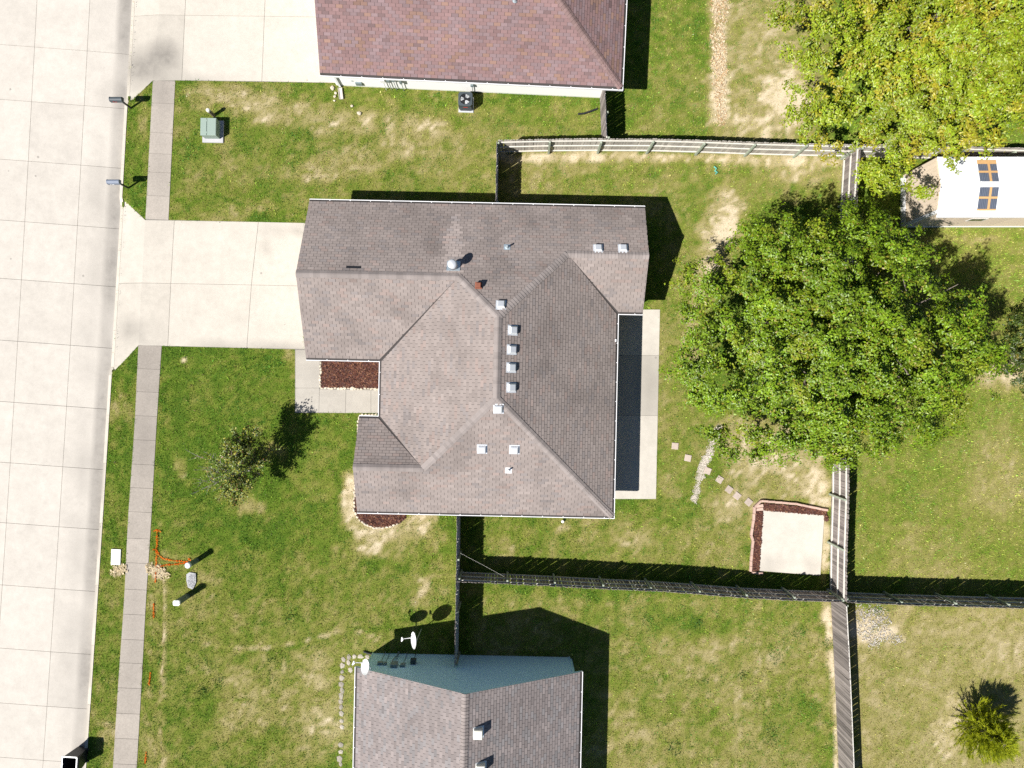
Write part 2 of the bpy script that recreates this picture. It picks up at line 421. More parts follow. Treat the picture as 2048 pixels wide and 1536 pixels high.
    up(np.clip(1.4 - dseg(hx, hy, [(1666, 1300), (1671, 1410), (1675, 1560)]) / 7, 0, 1), .93)
    E(.97, 1735, 1245, 34, 34); E(.97, 1760, 1275, 35, 10); E(.9, 1720, 1215, 16, 16); E(.85, 1910, 1440, 26, 40); E(.8, 1890, 1480, 30, 50); E(.8, 1900, 1255, 40, 12)
    E(.88, 2000, 745, 60, 30); E(.8, 1975, 700, 24, 40); E(.55, 2000, 960, 70, 90); E(.52, 1850, 1090, 70, 40); E(.5, 1770, 900, 40, 60); E(.6, 1965, 480, 60, 10)
    E(.55, 1850, 1130, 80, 20); E(.7, 1990, 1310, 60, 30)
    up(np.clip(1.3 - dseg(hx, hy, [(x, y + 3) for x, y in ((1000, 314), (1300, 309), (1584, 318), (1700, 322))]) / 11, 0, 1), .85)
    up(stroke(hx * .4 + px * .6, hy * .4 + py * .6, TRENCH, 2.0), .74); up(stroke(hx * .5 + px * .5, hy, [(330, 1160), (327, 1300), (326, 1380)], 3), .70); up(stroke(hx, hy, [(326, 1380), (322, 1540)], 4) * .6, .7)
    H(.99, 238, 1140, 12, 9); H(.99, 314, 1142, 17, 11)
    E(.55, 240, 820, 10, 40); E(.6, 236, 830, 14, 10); E(.45, 290, 240, 16, 60); E(.5, 205, 1470, 20, 30)
    E(.55, 1510, 1400, 120, 60); E(.55, 1280, 1500, 100, 60); E(.5, 1100, 1560, 80, 60); E(.3, 1400, 1250, 100, 30); E(.3, 1560, 1420, 60, 60); E(.32, 560, 1150, 160, 50)
    E(.55, 480, 1400, 120, 70); E(.58, 640, 1450, 50, 60); E(.24, 380, 1420, 50, 60); E(.6, 640, 1340, 30, 40)
    n = (fbm(X, Y, 0.32, 3) - 0.5) * 0.40 + (fbm(X, Y, 1.5, 13) - 0.5) * 0.34 + (fbm(X, Y, 4.2, 33, 3) - 0.5) * 0.75
    k = np.where(d > 0.9, 0.5, 1.0) * np.where(px > 1695, .66, 1.0)
    d = np.clip(d + n * k, 0, 1)
    return np.maximum(d, .78 * np.clip(1.5 - dseg(px + fx * .15, py + fy * .25, TRENCH) / 1.5, 0, 1))
RAMP_X = [0, .22, .42, .62, .80, .93, 1.0]
RAMP = np.array([(.104, .196, .019), (.162, .240, .027), (.240, .262, .050), (.310, .282, .092), (.370, .315, .150), (.46, .385, .235), (.57, .48, .33)])
def ramp(d): return np.stack([np.interp(d, RAMP_X, RAMP[:, k]) for k in range(3)], -1)

# ------------------------------------------------------------------ ground: one sheet to the horizon
def axis(lo, hi, step, far):
    a = np.arange(lo, hi + step / 2, step)
    e = np.array([3, 8, 16, 35, 80, 180, far])
    return np.concatenate([lo - e[::-1], a, hi + e])
gx = axis(-31, 29, 0.2, 500); gy = axis(-23, 23, 0.2, 500)
gx = np.unique(np.round(np.concatenate([gx, np.arange(-21.7, -17.4, .05)]), 3)); gy = np.unique(np.round(np.concatenate([gy, np.arange(.3, 9.6, .1), np.arange(13.8, 20, .1)]), 3))
GX, GY = np.meshgrid(gx, gy)
ppx, ppy = PX(GX, GY)
kx = 267 - 0.053 * np.clip(ppy, -800, 2400) - 5.5e-6 * np.clip(ppy, -800, 2400) ** 2
inroad = (ppx < kx - .8) & (ppx > kx - 420)
GZ = np.where(inroad, -0.30, 0.0)
apx = (inpoly(GX, GY, EXCL['drive']) | inpoly(GX, GY, EXCL['ndrive']) | ((ppx > kx - 8) & (ppx < kx + 1.5) & (((ppy > -260) & (ppy < 186)) | ((ppy > 414) & (ppy < 734))))) & (ppx < np.interp(ppy, [p[1] for p in SWL], [p[0] for p in SWL]) + 2)
GZ = np.where(apx, np.minimum(0, -0.118 + .14 * (ppx - kx) / 48 - .05), GZ)
gd = np.clip(dryness(GX, GY) + .05, 0, 1); gcol = ramp(gd) * np.interp(gd, [0, .6, .95, 1], [.56, .72, .92, .95])[..., None]
nx, ny = len(gx), len(gy)
idx = np.arange(nx * ny).reshape(ny, nx)
gf = np.stack([idx[:-1, :-1], idx[:-1, 1:], idx[1:, 1:], idx[1:, :-1]], -1).reshape(-1, 4)
M_SOIL = tinted('lawn_thatch', 0.95, 0.55, 22, 0.1, big=0.25, bigscale=5)
gme = np_mesh('ground', np.stack([GX, GY, GZ], -1).reshape(-1, 3), gf, M_SOIL, gcol.reshape(-1, 3))
tag(link('ground', gme), kind='structure')

# ------------------------------------------------------------------ paved slabs
def stain_field(X, Y):
    px, py = PX(X, Y)
    s = np.zeros(np.shape(X))
    k = 267 - 0.053 * py - 5.5e-6 * py * py
    off = k - px
    gut = np.clip(1.7 * (1 - np.abs(off - 17) / 21), 0, 1) * (off > 6) * np.clip(0.85 + 1.0 * (fbm(X, Y, .35, 61) - .5) * 2, .4, 1)
    s = np.maximum(s, .58 * gut)
    s = np.maximum(s, .32 * np.clip(1 - np.abs(off - 48) / 42, 0, 1) * (off > 6) * np.clip(fbm(X, Y, .5, 71) * 2 - .6, 0, 1))
    for v, cx, cy, rx, ry in ((.75, 325, 112, 30, 28), (.7, 285, 135, 40, 30), (.4, 330, 190, 22, 60), (.25, 318, 300, 30, 120), (.2, 300, 780, 30, 90), (.3, 290, 870, 26, 60), (.25, 270, 1250, 24, 120), (.35, 340, 150, 30, 12), (.4, 315, 185, 20, 12), (.5, 560, 697, 50, 9), (.35, 450, 694, 60, 7), (.5, 262, 660, 22, 20),
                              (.35, 405, 22, 60, 6), (.35, 545, 455, 40, 8), (.4, 600, 460, 20, 10), (.25, 390, 450, 30, 8), (.35, 85, 1375, 6, 14), (.3, 83, 1395, 5, 24), (.4, 135, 298, 7, 6),
                              (.30, 132, 610, 6, 20), (.3, 534, 497, 6, 14), (.25, 470, 640, 12, 10), (.3, 1300, 770, 20, 60), (.6, 1538, 1133, 22, 10), (.5, 1625, 1138, 16, 10), (.25, 665, 745, 60, 20), (.3, 400, 160, 60, 4)):
        s = np.maximum(s, v * ell(px, py, cx, cy, rx, ry, .7))
    return s
def slab(parent, quads, mat, name='slab', gap=0.008, dep=0.06, light=None, cell=0.45):
    """quads: list of 4 (px, py, z) corners, bilinear patches welded into one slab"""
    V = []; F = []; base = 0; outl = []
    li = light if light else random.uniform(.965, 1.035)
    allp = np.array([[G(c[0], c[1])[:2] for c in q] for q in quads]).reshape(-1, 2)
    cen = allp.mean(0)
    for q in quads:
        P = [np.array([*G(c[0], c[1])[:2], c[2]]) for c in q]
        for p in P:                                  # leave the joint open
            d = cen - p[:2]; p[:2] += np.sign(d) * np.minimum(gap, np.abs(d))
        nu = max(1, int(np.linalg.norm(P[1] - P[0]) / cell)); nv = max(1, int(np.linalg.norm(P[3] - P[0]) / cell))
        for j in range(nv + 1):
            for i in range(nu + 1):
                a, b = i / nu, j / nv
                V.append((P[0] * (1 - a) + P[1] * a) * (1 - b) + (P[3] * (1 - a) + P[2] * a) * b)
        for j in range(nv):
            for i in range(nu):
                o = base + j * (nu + 1) + i; F.append((o, o + 1, o + nu + 2, o + nu + 1))
        base += (nu + 1) * (nv + 1)
    bm = bmesh.new(); vs = [bm.verts.new(tuple(v)) for v in V]
    for f in F: bm.faces.new([vs[i] for i in f])
    bmesh.ops.remove_doubles(bm, verts=bm.verts, dist=0.004)
    bmesh.ops.recalc_face_normals(bm, faces=bm.faces)
    if sum(f.normal.z for f in bm.faces) < 0: bmesh.ops.reverse_faces(bm, faces=bm.faces)
    be = [e for e in bm.edges if len(e.link_faces) == 1]
    r = bmesh.ops.extrude_edge_only(bm, edges=be)
    for v in [g for g in r['geom'] if isinstance(g, bmesh.types.BMVert)]: v.co.z -= dep
    me = bpy.data.meshes.new(name); bm.to_mesh(me); bm.free()
    n = len(me.vertices); co = np.empty(n * 3, np.float32); me.vertices.foreach_get('co', co); co = co.reshape(-1, 3)
    col = np.ones((n, 4), np.float32); col[:, 0] = stain_field(co[:, 0], co[:, 1]); col[:, 1] = li
    me.attributes.new('tint', 'FLOAT_COLOR', 'POINT').data.foreach_set('color', col.ravel())
    me.materials.append(mat)
    return link(name, me, parent)
def sheet(name, P, z, mat, parent=None, kind='structure'):
    m = MB(); n = len(P)
    a = sum(P[i][0] * P[(i + 1) % n][1] - P[(i + 1) % n][0] * P[i][1] for i in range(n))
    if a < 0: P = P[::-1]
    me = m.add([(p[0], p[1], z) for p in P], [tuple(range(n))]).mesh(name, mat)
    bm = bmesh.new(); bm.from_mesh(me); bmesh.ops.triangulate(bm, faces=bm.faces); bm.to_mesh(me); bm.free()
    o = link(name, me, parent)
    if parent is None and kind: o['kind'] = kind
    return o

# road
ys = list(range(-480, 2100, 40))
road = sheet('road', W2([(kerbx(y), y) for y in ys] + [(kerbx(y) - 415, y) for y in ys[::-1]]), -0.19, M_JOINT)
T0 = [-385, -267, -149, -31, 87, 197, 317, 439, 556, 680, 803, 925, 1046, 1171, 1298, 1408, 1517, 1637, 1757, 1877]
OFFS = [(6, 90), (90, 196), (196, 302), (302, 402)]
def rz(o): return -0.150 if o < 8 else (-0.152 + 0.040 * min(1, (o - 8) / 84) if o < 92 else -0.112)
def rpt(off, t):                 # road point: offset from the kerb, joint value t at x=0
    y = t
    for _ in range(4):
        x = kerbx(y) - off; y = t + 0.074 * x
    return (x, y, rz(off))
for r in range(len(T0) - 1):
    for o0, o1 in OFFS:
        t0, t1 = T0[r], T0[r + 1]
        if o0 == 6:
            ob = [6, 11, 18, 27, 38, 52, 70, 90]; qs = [[rpt(q1, t0), rpt(q0, t0), rpt(q0, t1), rpt(q1, t1)] for q0, q1 in zip(ob[:-1], ob[1:])]
        else: qs = [[rpt(o1, t0), rpt(o0, t0), rpt(o0, t1), rpt(o1, t1)]]
        slab(road, qs, M_ROAD, gap=0.008)
# kerb
kerb = bpy.data.objects.new('kerb', None); C.objects.link(kerb); kerb['kind'] = 'structure'
def kerb_low(y): return (-260 < y < 188) or (412 < y < 738)
def kz(y):
    z = 0.03
    for a, b in ((-260, 210), (394, 750)):
        z = min(z, 0.03 - 0.15 * max(0, min(1, (y - a) / 16, (b - y) / 16)))
    return z
ky = [-480, -360, -260, -244, -120, 0, 110, 194, 210, 270, 330, 394, 410, 500, 580, 660, 734, 750, 830, 926, 1046, 1170, 1290, 1408, 1520, 1640, 1760]
for a, b in zip(ky[:-1], ky[1:]):
    slab(kerb, [[(kerbx(a) - 6, a, kz(a)), (kerbx(a), a, kz(a)), (kerbx(b), b, kz(b)), (kerbx(b) - 6, b, kz(b))]], M_KERB, 'kerb_stone', gap=0.004, dep=0.22, cell=0.6)

ZP = 0.022
# sidewalk
sidewalk = sheet('sidewalk', W2([(x + 1, y) for x, y in SWL[1:3]] + [(x - 1, y) for x, y in SWR[1:3]][::-1]), 0.004, M_JOINT)
sheet('walk_bed', W2([(x + 1, y) for x, y in SWL[3:]] + [(x - 1, y) for x, y in SWR[3:]][::-1]), 0.004, M_JOINT, sidewalk)
J = [162, 207, 266, 308, 345, 392, 439], [691, 738, 784, 832, 880, 929, 976, 1024, 1077, 1126, 1179, 1229, 1279, 1326, 1376, 1427, 1477, 1528, 1578, 1628, 1680]
for js in J:
    for a, b in zip(js[:-1], js[1:]):
        sl_ = 3 if a > 200 else 1
        slab(sidewalk, [[(lerp_x(SWL, a), a - 1, ZP), (lerp_x(SWR, a), a + 1, ZP), (lerp_x(SWR, b), b + 1, ZP), (lerp_x(SWL, b), b - 1, ZP)]], M_WALK, 'paving_slab', gap=0.007,
             light=(random.uniform(1.12, 1.24) if a < 500 else random.uniform(.84, 1.0) if a < 1000 else random.uniform(.96, 1.10)))
# driveways
drive = sheet('driveway', W2([(291, 439), (607, 446), (607, 699), (324, 692), (277, 691)]), 0.0045, M_JOINT)
zk = -0.118
slab(drive, [[(kerbx(398), 398, zk), (291, 440, ZP), (284, 566, ZP), (kerbx(566), 566, zk)], [(291, 440, ZP), (349, 441, ZP), (342, 567, ZP), (284, 566, ZP)]], M_DRIVE, light=1.0)
slab(drive, [[(kerbx(566), 566, zk), (284, 566, ZP), (277, 691, ZP), (kerbx(745), 745, zk)], [(284, 566, ZP), (342, 567, ZP), (336, 692, ZP), (277, 691, ZP)]], M_DRIVE, light=.95)
slab(drive, [[(349, 441, ZP), (517, 444, ZP), (503, 570, ZP), (342, 567, ZP)]], M_DRIVE, light=1.04)
slab(drive, [[(342, 567, ZP), (503, 570, ZP), (494, 696, ZP), (336, 692, ZP)]], M_DRIVE, light=1.02)
slab(drive, [[(517, 444, ZP), (655, 447, ZP), (655, 573, ZP), (503, 570, ZP)]], M_DRIVE, light=1.05)
slab(drive, [[(503, 570, ZP), (655, 573, ZP), (655, 699, ZP), (494, 696, ZP)]], M_DRIVE, light=1.03)
nd = sheet('driveway', W2([(325, -120), (305, 163), (351, 161), (674, 166), (690, -118)]), 0.0045, M_JOINT)
slab(nd, [[(kerbx(30), 30, zk), (318, 30, ZP), (305, 162, ZP), (kerbx(205), 205, zk)], [(318, 30, ZP), (370, 31, ZP), (364, 161, ZP), (305, 162, ZP)]], M_DRIVE, light=.92)
slab(nd, [[(kerbx(-120), -120, zk), (325, -120, ZP), (318, 30, ZP), (kerbx(30), 30, zk)], [(325, -120, ZP), (378, -120, ZP), (370, 31, ZP), (318, 30, ZP)]], M_DRIVE, light=1.0)
slab(nd, [[(378, -120, ZP), (536, -118, ZP), (529, 33, ZP), (370, 31, ZP)]], M_DRIVE, light=1.04)
slab(nd, [[(370, 31, ZP), (529, 33, ZP), (524, 163, ZP), (364, 161, ZP)]], M_DRIVE, light=1.05)
slab(nd, [[(536, -118, ZP), (690, -116, ZP), (690, 35, ZP), (529, 33, ZP)]], M_DRIVE, light=1.06)
slab(nd, [[(529, 33, ZP), (678, 35, ZP), (673, 166, ZP), (524, 163, ZP)]], M_DRIVE, light=1.05)
# front path
path = sheet('path', EXCL['walk'], 0.005, M_JOINT)
for q in ([(591, 699), (640, 700), (640, 776), (591, 776)], [(591, 776), (639, 776), (638, 825), (591, 825)], [(639, 778), (692, 779), (691, 826), (638, 825)], [(692, 779), (742, 780), (742, 826), (691, 826)], [(742, 780), (780, 780), (780, 826), (742, 826)], [(640, 700), (780, 702), (780, 722), (640, 722)]):
    slab(path, [[(*p, ZP) for p in q]], M_PATIO, 'paving_slab', gap=0.006, light=random.uniform(.82, .9))
# patio behind the house
patio = sheet('patio', EXCL['patio'], 0.005, M_JOINT)
for (a, b, xr0, xr1, li) in ((619, 711, 1320, 1318, 1.05), (711, 831, 1318, 1315.5, .86), (831, 998, 1315.5, 1312, 1.03)):
    slab(patio, [[(1190, a, ZP), (xr0, a, ZP), (xr1, b, ZP), (1190, b, ZP)]], M_PATIO, 'paving_slab', gap=0.006, light=li)
# pad in the back yard
pad = sheet('concrete_pad', [G2(*p) for p in [(1527, 1022), (1646, 1032), (1638, 1149), (1519, 1140)]], 0.02, M_JOINT)
slab(pad, [[(*p, 0.06) for p in POLY['pad']]], M_PATIO, 'paving_slab', gap=0, dep=0.08, light=1.12)

# ------------------------------------------------------------------ roofs made of shingle tabs
TAB, EXPO, PITCH, EAVE = 0.317, 0.1285, 0.5, 2.25
def clip_rect(P, s0, s1, t0, t1):
    for ax, lim, keep in ((0, s0, 1), (0, s1, -1), (1, t0, 1), (1, t1, -1)):
        out = []
        n = len(P)
        for i in range(n):
            a = P[i]; b = P[(i + 1) % n]
            da = keep * (a[ax] - lim); db = keep * (b[ax] - lim)
            if da >= 0: out.append(a)
            if (da >= 0) != (db >= 0):
                k = da / (da - db); out.append((a[0] + (b[0] - a[0]) * k, a[1] + (b[1] - a[1]) * k))
        P = out
        if len(P) < 3: return []
    return P
def roof_planes(house, frame, planes, tintf, org, nkeep=300, tmin=0.09):
    """planes: (polygon in plan, eave point, inward direction).  Returns roof object."""
    deck = MB(off=org); tabs = []
    for poly, e0, inw in planes:
        ax = (inw[1], -inw[0])                                  # along the eave
        zf = lambda u, v: EAVE + PITCH * ((u - e0[0]) * inw[0] + (v - e0[1]) * inw[1])
        deck.add([(u, v, zf(u, v)) for u, v in poly], [tuple(range(len(poly)))])
        Q = [((u - e0[0]) * ax[0] + (v - e0[1]) * ax[1], (u - e0[0]) * inw[0] + (v - e0[1]) * inw[1]) for u, v in poly]
        Q = [(s, max(t, tmin)) for s, t in Q]
        smin, smax = min(q[0] for q in Q), max(q[0] for q in Q); tmax = max(q[1] for q in Q)
        nr = int((tmax - tmin) / EXPO) + 1
        back = lambda s, t, e0=e0, ax=ax, inw=inw: (e0[0] + ax[0] * s + inw[0] * t, e0[1] + ax[1] * s + inw[1] * t)
        for r in range(nr):
            t0 = tmin + r * EXPO; t1 = t0 + EXPO
            sh = (r % 2) * TAB / 2 + random.uniform(-.02, .02)
            k0 = int(math.floor((smin - sh) / TAB)); k1 = int(math.ceil((smax - sh) / TAB))
            for k in range(k0, k1):
                s0 = sh + k * TAB; s1 = s0 + TAB - 0.015
                P = clip_rect(Q, s0, s1, t0, t1)
                if len(P) < 3: continue
                ar = abs(sum(P[i][0] * P[(i + 1) % len(P)][1] - P[(i + 1) % len(P)][0] * P[i][1] for i in range(len(P)))) / 2
                if ar < 0.0015: continue
                whole = ar > (s1 - s0) * EXPO * 0.999
                tabs.append((P, t0, t1, back, (ax, inw), whole, ((s0 + s1) / 2, (t0 + t1) / 2)))
    dme = deck.mesh('roof', M_DECK)
    bm = bmesh.new(); bm.from_mesh(dme); bmesh.ops.triangulate(bm, faces=bm.faces); bm.to_mesh(dme); bm.free()
    roof = link('roof', dme, house)
    # nearest whole tabs become shingles of their own
    info = []
    for i, (P, t0, t1, back, d, whole, c) in enumerate(tabs):
        u, v = back(*c); X, Y = frame.w(u, v); z = EAVE + PITCH * c[1]
        vis = abs(Y) < 19.2 * (1 - z / CAM_H) and abs(X) < 25.6 * (1 - z / CAM_H)
        info.append((math.sqrt(X * X + Y * Y + (CAM_H - z) ** 2) if (whole and vis) else 1e9, i, X, Y))
    keep = set(i for dd, i, X, Y in sorted(info)[:nkeep] if dd < 1e8)
    def tab_geo(P, t0, t1, back, mb, ref=None, lift=0.018):
        n = len(P); top = []; bot = []
        a = sum(P[i][0] * P[(i + 1) % n][1] - P[(i + 1) % n][0] * P[i][1] for i in range(n))
        for s, t in P:
            u, v = back(s, t); z = EAVE + PITCH * t
            h = lift * (1 - .85 * (t - t0) / (t1 - t0))
            p = (u, v, z + h); q = (u, v, z - .002)
            if ref: p = (p[0] - ref[0], p[1] - ref[1], p[2] - ref[2]); q = (q[0] - ref[0], q[1] - ref[1], q[2] - ref[2])
            top.append(p); bot.append(q)
        fs = [tuple(range(n))] + [(n + i, n + (i + 1) % n, (i + 1) % n, i) for i in range(n)]
        if a > 0: fs = [f[::-1] for f in fs]
        mb.add(top + bot, [f[::-1] for f in fs])
    field = MB(off=org); cache = {}
    for i, (P, t0, t1, back, d, whole, c) in enumerate(tabs):
        X, Y = info[i][2], info[i][3]
        col = tintf(X, Y, c, d[1])
        if i in keep:
            key = (d, int(sum(col) * 40), int((col[0] - col[2]) * 50))
            u, v = back(*c); z = EAVE + PITCH * c[1]
            if key not in cache:
                mb = MB(); mb.col = col; tab_geo(P, t0, t1, back, mb, (u, v, z)); cache[key] = mb.mesh('shingle', M_SHINGLE)
            link('shingle', cache[key], roof, (u - org[0], v - org[1], z - org[2]))
        else:
            field.col = col; tab_geo(P, t0, t1, back, field)
    tag(field.build('shingles', M_SHINGLE, roof), kind='stuff')
    return roof
def ridge_caps(roof, lines, tint, org):
    mb = MB(off=org)
    for (a, b) in lines:                                        # (u, v, z) from low to high, cap pieces overlap upwards
        a = Vector(a); b = Vector(b); d = b - a; L = d.length; d.normalize()
        side = Vector((-d.y, d.x, 0)).normalized(); n = max(1, int(L / 0.15))
        hip = abs(d.z) > 0.05
        drop = 0.16 * PITCH * (0.7071 if hip else 1.0)
        for i in range(n):
            p = a + d * (L * i / n); q = a + d * (L * (i + 1) / n + 0.01)
            l0, l1 = 0.040, 0.022
            k = random.uniform(.86, 1.12); mb.col = [c * k for c in tint]
            vs = []
            for w, l in ((p, l0), (q, l1)):
                vs += [w - side * .16 + Vector((0, 0, l - drop)), w - side * .03 + Vector((0, 0, l - .004)), w + side * .03 + Vector((0, 0, l - .004)), w + side * .16 + Vector((0, 0, l - drop))]
            vs += [w - Vector((0, 0, .03)) for w in vs[:4]]
            vs = [tuple(w) for w in vs]
            mb.add(vs, [(4, 5, 1, 0), (5, 6, 2, 1), (6, 7, 3, 2), (8, 9, 1, 0)[::-1], (9, 10, 2, 1)[::-1], (10, 11, 3, 2)[::-1]])
    return tag(mb.build('ridge_caps', M_SHINGLE, roof), kind='stuff')
def gutter(house, a, b, out, org, ends=(1, 1)):
    """white K-gutter along the eave from a to b, 'out' is the outward normal"""
    d = (b[0] - a[0], b[1] - a[1]); L = math.hypot(*d); d = (d[0] / L, d[1] / L)
    mb = MB(off=org); z = EAVE + .015
    def bx(s0, s1, o0, o1, z0, z1):
        P = [(a[0] + d[0] * s + out[0] * o, a[1] + d[1] * s + out[1] * o) for s, o in ((s0, o0), (s1, o0), (s1, o1), (s0, o1))]
        mb.prism(P, z0, z1)
    bx(0, L, -.10, .03, z - .115, z - .105)
    bx(0, L, .002, .034, z - .035, z); bx(0, L, .024, .030, z - .105, z - .035)
    bx(0, L, -.112, -.10, z - .14, z - .03)
    for e, s in zip(ends, (0, L)):
        if e: bx(s - .005, s + .005, -.10, .03, z - .105, z - .004)
    o = mb.build('gutter', M_WHITE, house)
    hb = MB(off=org)
    n = int(L / .95)
    for i in range(1, n + 1):
        s = i * L / (n + .5)
        P = [(a[0] + d[0] * q + out[0] * w, a[1] + d[1] * q + out[1] * w) for q, w in ((s - .018, -.11), (s + .018, -.11), (s + .018, .01), (s - .018, .01))]
        hb.prism(P, z - .012, z + .003)
    if n: tag(hb.build('gutter_hangers', M_WHITE, o), kind='stuff')
    return o
def downspout(house, u, v, org, z1=2.12):
    mb = MB(off=org); mb.box(u - .05, u + .05, v - .035, v + .035, 0.05, z1)
    return mb.build('downspout', M_WHITE, house)
def pol(c, r): return [x * r for x in c]

def box_vent_mesh():
    mb = MB(); mb.box(-.17, .17, -.18, .18, .05, .16, ch=.045); mb.box(-.12, .12, -.12, .12, 0.0, .05)
    return mb.mesh('roof_vent', M_ALU)
def flange_mesh():
    mb = MB(); mb.box(-.23, .23, -.24, .24, 0.020, .030); return mb.mesh('flange', M_ALU)
VENT_ME, FLANGE_ME = box_vent_mesh(), flange_mesh()
def plane_hit(frame, px, py, e0, inw, lift=0.0):
    """point where the pixel's ray meets a roof plane, in frame coordinates"""
    z = 3.0
    for _ in range(12):
        w = G(px, py, z); u, v = frame.l(w[0], w[1])
        z = EAVE + PITCH * ((u - e0[0]) * inw[0] + (v - e0[1]) * inw[1]) + lift
    return u, v, z
def slope_rot(inw):
    """rotation that lays local +Y up the slope"""
    rzz = math.atan2(-inw[0], inw[1])
    return Matrix.Rotation(rzz, 4, 'Z') @ Matrix.Rotation(math.atan(PITCH), 4, 'X')
def put_vent(house, frame, px, py, e0, inw, org, me=None, label=None):
    u, v, z = plane_hit(frame, px, py, e0, inw, 0.13)
    z -= 0.13
    o = link('roof_vent', VENT_ME, house, (u - org[0], v - org[1], z - org[2]), slope_rot(inw).to_euler())
    link('flange', FLANGE_ME, o)
    return o

# ------------------------------------------------------------------ main house
oA = FA.w(-1.7, 1.1); ORG = (-1.7, 1.1, 0)
house = thing('house', 'single storey house with weathered brown hip and gable roof, driveway and rear patio', 'house', (*oA, 0), FA.t)
ur = (W_ + E_) / 2; vn = N_ - (E_ - W_) / 2; vs_ = S_ + (E_ - W_) / 2
vg = (N_ + GS) / 2; ug = W_ + (N_ - GS) / 2; zg = EAVE + PITCH * (N_ - GS) / 2
ve = (N_ + NES) / 2; ue = E_ - (N_ - NES) / 2; ze = EAVE + PITCH * (N_ - NES) / 2
vw = (S_ + SWN) / 2; uw = W_ + (SWN - S_) / 2; zw = EAVE + PITCH * (SWN - S_) / 2
zr = EAVE + PITCH * (E_ - W_) / 2
pN = ((0, N_), (0, -1)); pS = ((0, S_), (0, 1)); pW = ((W_, 0), (1, 0)); pE = ((E_, 0), (-1, 0)); pG = ((0, GS), (0, 1)); pNE = ((0, NES), (0, 1)); pSW = ((0, SWN), (0, -1))
A_PLANES = [([(GW, N_), (GE, N_), (GE, ve), (ue, ve), (ur, vn), (ug, vg), (GW, vg)], *pN),
            ([(GW, vg), (ug, vg), (W_, GS), (GW, GS)], *pG),
            ([(ug, vg), (ur, vn), (ur, vs_), (uw, vw), (W_, SWN), (W_, GS)], *pW),
            ([(W_, SWN), (uw, vw), (SWW, vw), (SWW, SWN)], *pSW),
            ([(SWW, S_), (E_, S_), (ur, vs_), (uw, vw), (SWW, vw)], *pS),
            ([(E_, S_), (E_, NES), (ue, ve), (ur, vn), (ur, vs_)], *pE),
            ([(E_, NES), (GE, NES), (GE, ve), (ue, ve)], *pNE)]
def tint_a(X, Y, c, inw):
    px, py = PX(X, Y)
    k = random.gauss(1, .05)
    b = [.268, .227, .207]
    h = random.random()
    if h < .10: b = [.282, .224, .200]
    elif h < .2: b = [.240, .210, .198]
    d = float(fbm(X, Y, .8, 41)); k *= 1 - .34 * max(0, d - .5) * 2
    k *= 1 - .22 * max(0, float(fbm(X * .8, Y * 2.0, .7, 47)) - .45)          # algae streaks on every slope
    if inw == (0, -1) and -3.05 < X < -2.25 and 4.6 < Y < 8.1:      # clean streak running down from the metal flue
        w = .42 * min(1, max(0.06, (8.1 - Y) / 1.3))
        if abs(X + 2.62 - (Y - 6) * .01) < w: k *= 1.30
    return [x * k for x in b]
roofA = roof_planes(house, FA, A_PLANES, tint_a, ORG)
ridge_caps(roofA, [((GW, vg, zg), (ug, vg, zg)), ((ug, vg, zg), (ur, vn, zr)), ((ue, ve, ze), (ur, vn, zr)), ((GE, ve, ze), (ue, ve, ze)), ((ur, vs_, zr), (ur, vn, zr)), ((uw, vw, zw), (ur, vs_, zr)), ((E_ - .08, S_ + .08, EAVE + .04), (ur, vs_, zr)), ((SWW, vw, zw), (uw, vw, zw))],
           (.262, .228, .212), ORG)
def body(house, foot, org, mat, outline, gables):
    w = MB(off=org); w.prism(foot, -0.05, EAVE - .16); w.build('wall', mat, house)
    s = MB(off=org); s.prism(outline, EAVE - .16, EAVE - .13)
    for tri, n in gables:
        vs = [(p[0], p[1], p[2]) for p in tri] + [(p[0] + n[0] * .06, p[1] + n[1] * .06, p[2]) for p in tri]
        s.add(vs, [(0, 1, 2), (5, 4, 3), (0, 3, 4, 1), (1, 4, 5, 2), (2, 5, 3, 0)])
    s.build('soffit', M_WHITE, house)
OUT_A = [(GW, N_ - .1), (GE, N_ - .1), (GE, NES + .1), (E_ - .1, NES + .1), (E_ - .1, S_ + .1), (SWW, S_ + .1), (SWW, SWN - .1), (W_ + .1, SWN - .1), (W_ + .1, GS + .1), (GW, GS + .1)]
def rake(u, va, vb, vm, zm, s=.02):
    return [(u, va, EAVE - .14), (u, vb, EAVE - .14), (u, vm, zm - s)]
body(house, A_FOOT, ORG, M_WALL, OUT_A, [(rake(GW + .01, GS + .1, N_ - .1, vg, zg), (1, 0)), (rake(GE - .07, NES + .1, N_ - .1, ve, ze), (1, 0)), (rake(SWW + .01, S_ + .1, SWN - .1, vw, zw), (1, 0))])
gutter(house, (GW, N_), (GE, N_), (0, 1), ORG); gutter(house, (SWW, S_), (E_ + .03, S_), (0, -1), ORG)
gutter(house, (E_, S_), (E_, NES), (1, 0), ORG, (0, 0)); gutter(house, (E_ + .035, NES), (GE, NES), (0, -1), ORG)
gutter(house, (GW, GS), (W_ - .035, GS), (0, -1), ORG); gutter(house, (W_, SWN), (W_, GS), (-1, 0), ORG, (0, 0)); gutter(house, (SWW, SWN), (W_ - .035, SWN), (0, 1), ORG)
for u, v in ((GE - .1, N_ - .33), (SWW + .2, S_ + .33), (GW + .25, N_ - .33)): downspout(house, u, v, ORG)
for px, py, pl in ((1002, 610, pN), (1197, 497, pN), (1247, 497, pN), (1025, 660, pE), (1023, 699, pE), (1022, 735, pE), (1022, 775, pE), (997, 817, pS), (964, 898, pS), (1029, 899, pS)):
    put_vent(house, FA, px, py, *pl, ORG)
